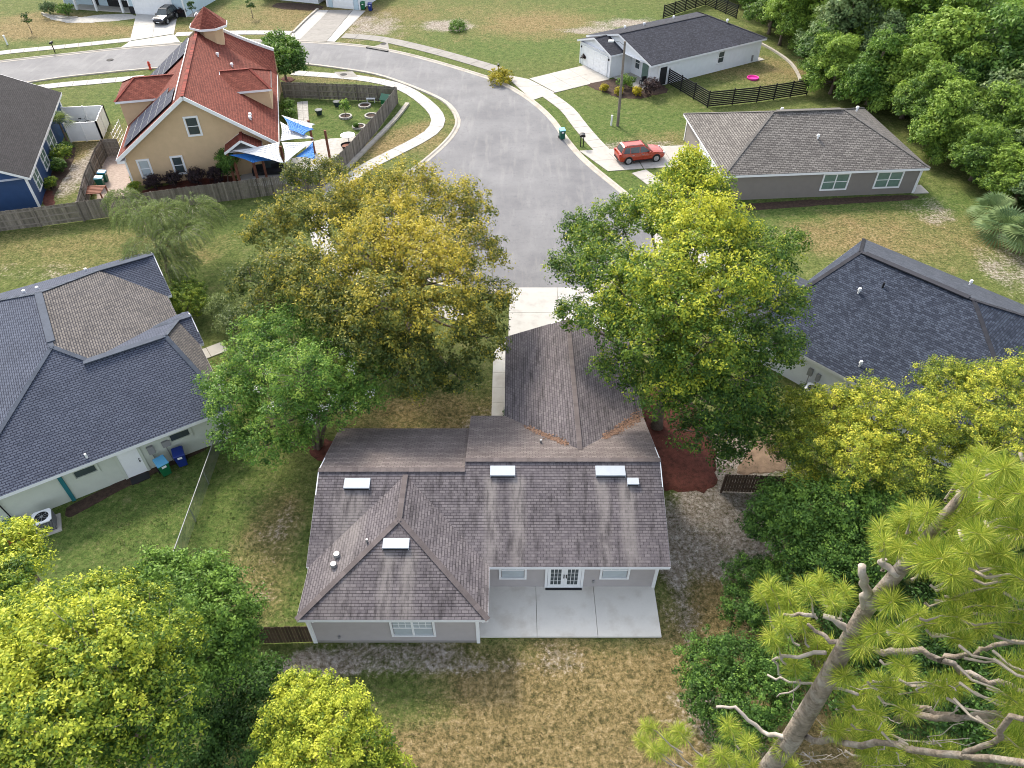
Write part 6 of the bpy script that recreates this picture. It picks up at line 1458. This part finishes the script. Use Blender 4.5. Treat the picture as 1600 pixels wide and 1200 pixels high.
# tall pine close to the camera at the lower right
def pine():
    px_, py_ = 4.25, 4.35; r_ = thing('pine_tree', 'tall pine with long needles and broken grey stubs at the lower right', 'tree', (px_, py_, 0)); rng = random.Random(9)
    def at(px, py, near=0.0, rel=True):
        # the point of the sight line that passes closest to the trunk's axis, then shifted along it
        a = Vector((*P(px, py, 30), 30)); c_ = Vector((0, 0, CAM_H)); d = (a-c_).normalized(); dh = Vector((d.x, d.y)); s_ = (px_*dh.x + py_*dh.y)/dh.dot(dh); p = c_ + d*(s_+near); return p - Vector((px_, py_, 0))
    mb = MB(); tz = [(0, .30), (6, .27), (12, .23), (18, .17), (20.5, .145), (22.5, .12), (24.2, .09), (25.5, .07), (26.6, .035)]
    mb.tube([(.06*math.sin(z), .05*math.cos(z*1.3), z) for z, _ in tz], [r for _, r in tz], 14); mb.build('trunk', 'pinebark', r_, smooth=True)
    def limb(pts, r0, r1, mat='pinebark', name='limb'):
        P_ = [at(*p) for p in pts]; n = len(P_); mb = MB(); sm = []
        for i in range(n-1):
            for q in range(4): sm.append(P_[i].lerp(P_[i+1], q/4) + Vector((rng.gauss(0, .02), rng.gauss(0, .02), rng.gauss(0, .02))))
        sm.append(P_[-1]); m_ = len(sm); mb.tube(sm, [r0 + (r1-r0)*i/(m_-1) for i in range(m_)], 8); mb.build(name, mat, r_, smooth=True); return P_
    limb([(1325, 1012, 0), (1380, 1018, .2), (1440, 1015, .5), (1500, 1050, .9), (1560, 1066, 1.2), (1640, 1090, 1.5)], .045, .028)
    limb([(1470, 1030, .6), (1520, 1020, .9), (1560, 1003, 1.2), (1640, 1000, 1.6)], .03, .025)
    limb([(1240, 1150, .2), (1300, 1160, -.2), (1400, 1170, -.6), (1500, 1180, -1), (1620, 1195, -1.4)], .05, .032)
    limb([(1500, 1180, -1), (1550, 1160, -1.1), (1600, 1120, -1.2), (1650, 1090, -1.3)], .028, .026)
    limb([(1400, 1120, 0), (1480, 1120, 0), (1560, 1120, .2), (1620, 1095, .3)], .035, .05)
    limb([(1425, 1105, .3), (1470, 1115, .4), (1530, 1125, .6), (1640, 1140, .8)], .03, .03)
    limb([(1115, 1105, .2), (1150, 1105, .1), (1190, 1145, 0), (1240, 1152, 0)], .02, .04, 'deadwood', 'dead_branch')
    limb([(1200, 1055, 0), (1245, 1068, 0), (1290, 1072, .1), (1340, 1085, .1)], .016, .022, 'deadwood', 'dead_branch')
    limb([(1210, 1090, 0), (1250, 1070, 0)], .01, .014, 'deadwood', 'dead_branch'); limb([(1222, 1058, 0), (1208, 1030, 0), (1235, 1026, 0), (1290, 1020, 0)], .012, .03, 'deadwood', 'dead_branch')
    for k in range(26):
        a = (rng.uniform(1240, 1500), rng.uniform(1060, 1190)); limb([(*a, rng.uniform(-.3, .3)), (a[0]+rng.uniform(-35, 35), a[1]+rng.uniform(-20, 25), .1), (a[0]+rng.uniform(-60, 60), a[1]+rng.uniform(-35, 30), .2)], .009, .004, 'deadwood', 'dead_twig')
    limb([(1350, 950, 0), (1352, 920, -.1), (1347, 884, -.2)], .055, .045, 'deadwood', 'broken_stub'); limb([(1335, 992, 0), (1312, 975, -.1), (1286, 962, -.2)], .06, .03, 'deadwood', 'broken_stub')
    limb([(1400, 905, 0), (1388, 888, -.1), (1376, 874, -.15)], .05, .03, 'deadwood', 'broken_stub'); limb([(1270, 965, .0), (1225, 960, 0)], .03, .02); limb([(1330, 1010, 0), (1285, 995, 0), (1262, 975, 0)], .04, .02)
    # needle tufts
    def tuft_mesh(seed, n=460, L=.24):
        rg_ = np.random.default_rng(seed); u = rg_.normal(0, 1, (n, 3)); u[:, 2] = np.abs(u[:, 2])*.9 - .25; u /= np.linalg.norm(u, axis=1, keepdims=True); l = L*rg_.uniform(.75, 1.1, n)[:, None]
        o_ = np.stack([np.zeros(n), np.zeros(n), rg_.uniform(-.22, .06, n)], 1); s_ = np.cross(u, rg_.normal(0, 1, (n, 3))); s_ /= np.linalg.norm(s_, axis=1, keepdims=True); w = .0030
        tip = o_ + u*l + np.array([0, 0, -.05])*l; mid = o_ + u*l*.55 + np.array([0, 0, .012])
        q = np.stack([o_, mid - s_*w, tip, mid + s_*w], 1).reshape(-1, 3); me = np_mesh('needle_tuft', q, np.arange(n*4).reshape(n, 4), 4)
        a_ = me.attributes.new('tone', 'FLOAT', 'FACE'); a_.data.foreach_set('value', np.clip(.44 + rg_.normal(0, .18, n) + .22*u[:, 2], 0, 1).astype(np.float32)); me.materials.append(L_PINE); return me
    meshes = [tuft_mesh(s_) for s_ in range(6)]
    Z6 = [(545,180),(560,245),(690,180),(800,240),(750,150),(550,390),(670,320),(740,420),(790,430),(640,500),(990,570),(1110,550),(1280,600),(1160,290),(1050,240),(1370,40),(1300,130),(1260,60),(1560,110),(1480,260),(1590,330),(985,710),(1060,870),(1270,850),(1000,900),(820,780),(160,780),(370,760),(30,760),(60,860),(450,830),(340,880),(550,920),(600,850),(1580,760),(1580,850),(900,680),(1100,380),(990,370),(1350,400),(850,550),(1030,20),(500,200),(620,230),(850,200),(590,330),(1200,20),(1420,180),(1500,40),(1330,230),(1240,330),(1210,620),(1330,580),(940,620),(1050,600),(880,770),(950,850),(1180,900),(1330,900),(110,820),(0,820),(400,900),(260,910),(470,930),(640,930),(930,420),(1440,350),(1540,180),(780,560),(1120,700),(1000,790)]
    Z5 = [(1395,370),(1345,490),(1330,580),(1480,510),(1120,640),(980,690),(980,820),(900,790),(1330,820),(1400,770),(1560,660),(1540,750),(1570,930),(1280,690),(1450,640),(1300,430),(1420,450),(1500,420),(1060,740),(880,720),(1250,800),(1180,850),(1470,860),(1100,890),(1250,900),(1600,560),(1590,470),(1380,640),(1420,700),(1040,640),(1340,900)]
    px_list = [(1000+a/2.667, 850+b/2.667) for a, b in Z6] + [(1100+a/3.2, 600+b/3.2) for a, b in Z5]
    px_list += [(rng.uniform(1490, 1640), rng.uniform(720, 960)) for _ in range(16)] + [(rng.uniform(1380, 1620), rng.uniform(960, 1200)) for _ in range(5)] + [(rng.uniform(1600, 1760), rng.uniform(700, 1250)) for _ in range(16)]
    tw = MB()
    for i, (px, py) in enumerate(px_list):
        p = at(px, py, rng.uniform(-1.0, 1.0)); me = meshes[i % 6]; o_ = bpy.data.objects.new('needle_tuft', me); C.objects.link(o_); o_.parent = r_; o_.location = p
        out = Vector((p.x, p.y, .9)).normalized(); o_.rotation_euler = out.to_track_quat('Z', 'Y').to_euler(); s_ = rng.uniform(.85, 1.15)*(1.0 - .045*max(0, p.z - 22)); o_.scale = (s_, s_, s_)
        h = max(14, p.z - .25*math.hypot(p.x, p.y) - rng.uniform(.2, .6)); a = Vector((p.x*.45, p.y*.45, h + .1)); b_ = p - out*.2
        tw.tube([a.lerp(b_, .45), a.lerp(b_, .7) - Vector((0, 0, .08)), b_, p], [.018, .014, .009, .006], 5, cap=False)
    tw.build('twig', 'twig', r_, kind='stuff')
pine()

# grass blades standing over the near lawns, thinning out with distance
rng = np.random.default_rng(15); n = 90000
gx = rng.uniform(-22, 16, n); gy = 6 + rng.random(n)**1.3*26
keep = ~(((gx > -9.4) & (gx < 7.6) & (gy > 16.2)) | ((gx > -1.7) & (gx < 7.3) & (gy > 16.5))); gx, gy = gx[keep], gy[keep]
cl = np.sin(gx*2.3+np.sin(gy*1.7)*2)*np.cos(gy*2.1+np.sin(gx*1.3)*2); kk = cl + rng.normal(0, .6, len(gx)) > .1; gx, gy, cl = gx[kk], gy[kk], cl[kk]
t_ = rng.normal(.35, .2, len(gx)) + np.where((gy < 16) & (gx > -8), .15, -.12)
me = leaf_mesh('grass', np.stack([gx, gy, np.full(len(gx), .03)], 1), rng.normal(0, 1, (len(gx), 3))*np.array([1, 1, .3]), t_, .11, L_GRASS, rng, aspect=.25, jit=.2)
o = link('grass', me, None, 'stuff'); o['label'] = 'tufts of grass on the lawns round the brown roofed bungalow'; o['category'] = 'grass'
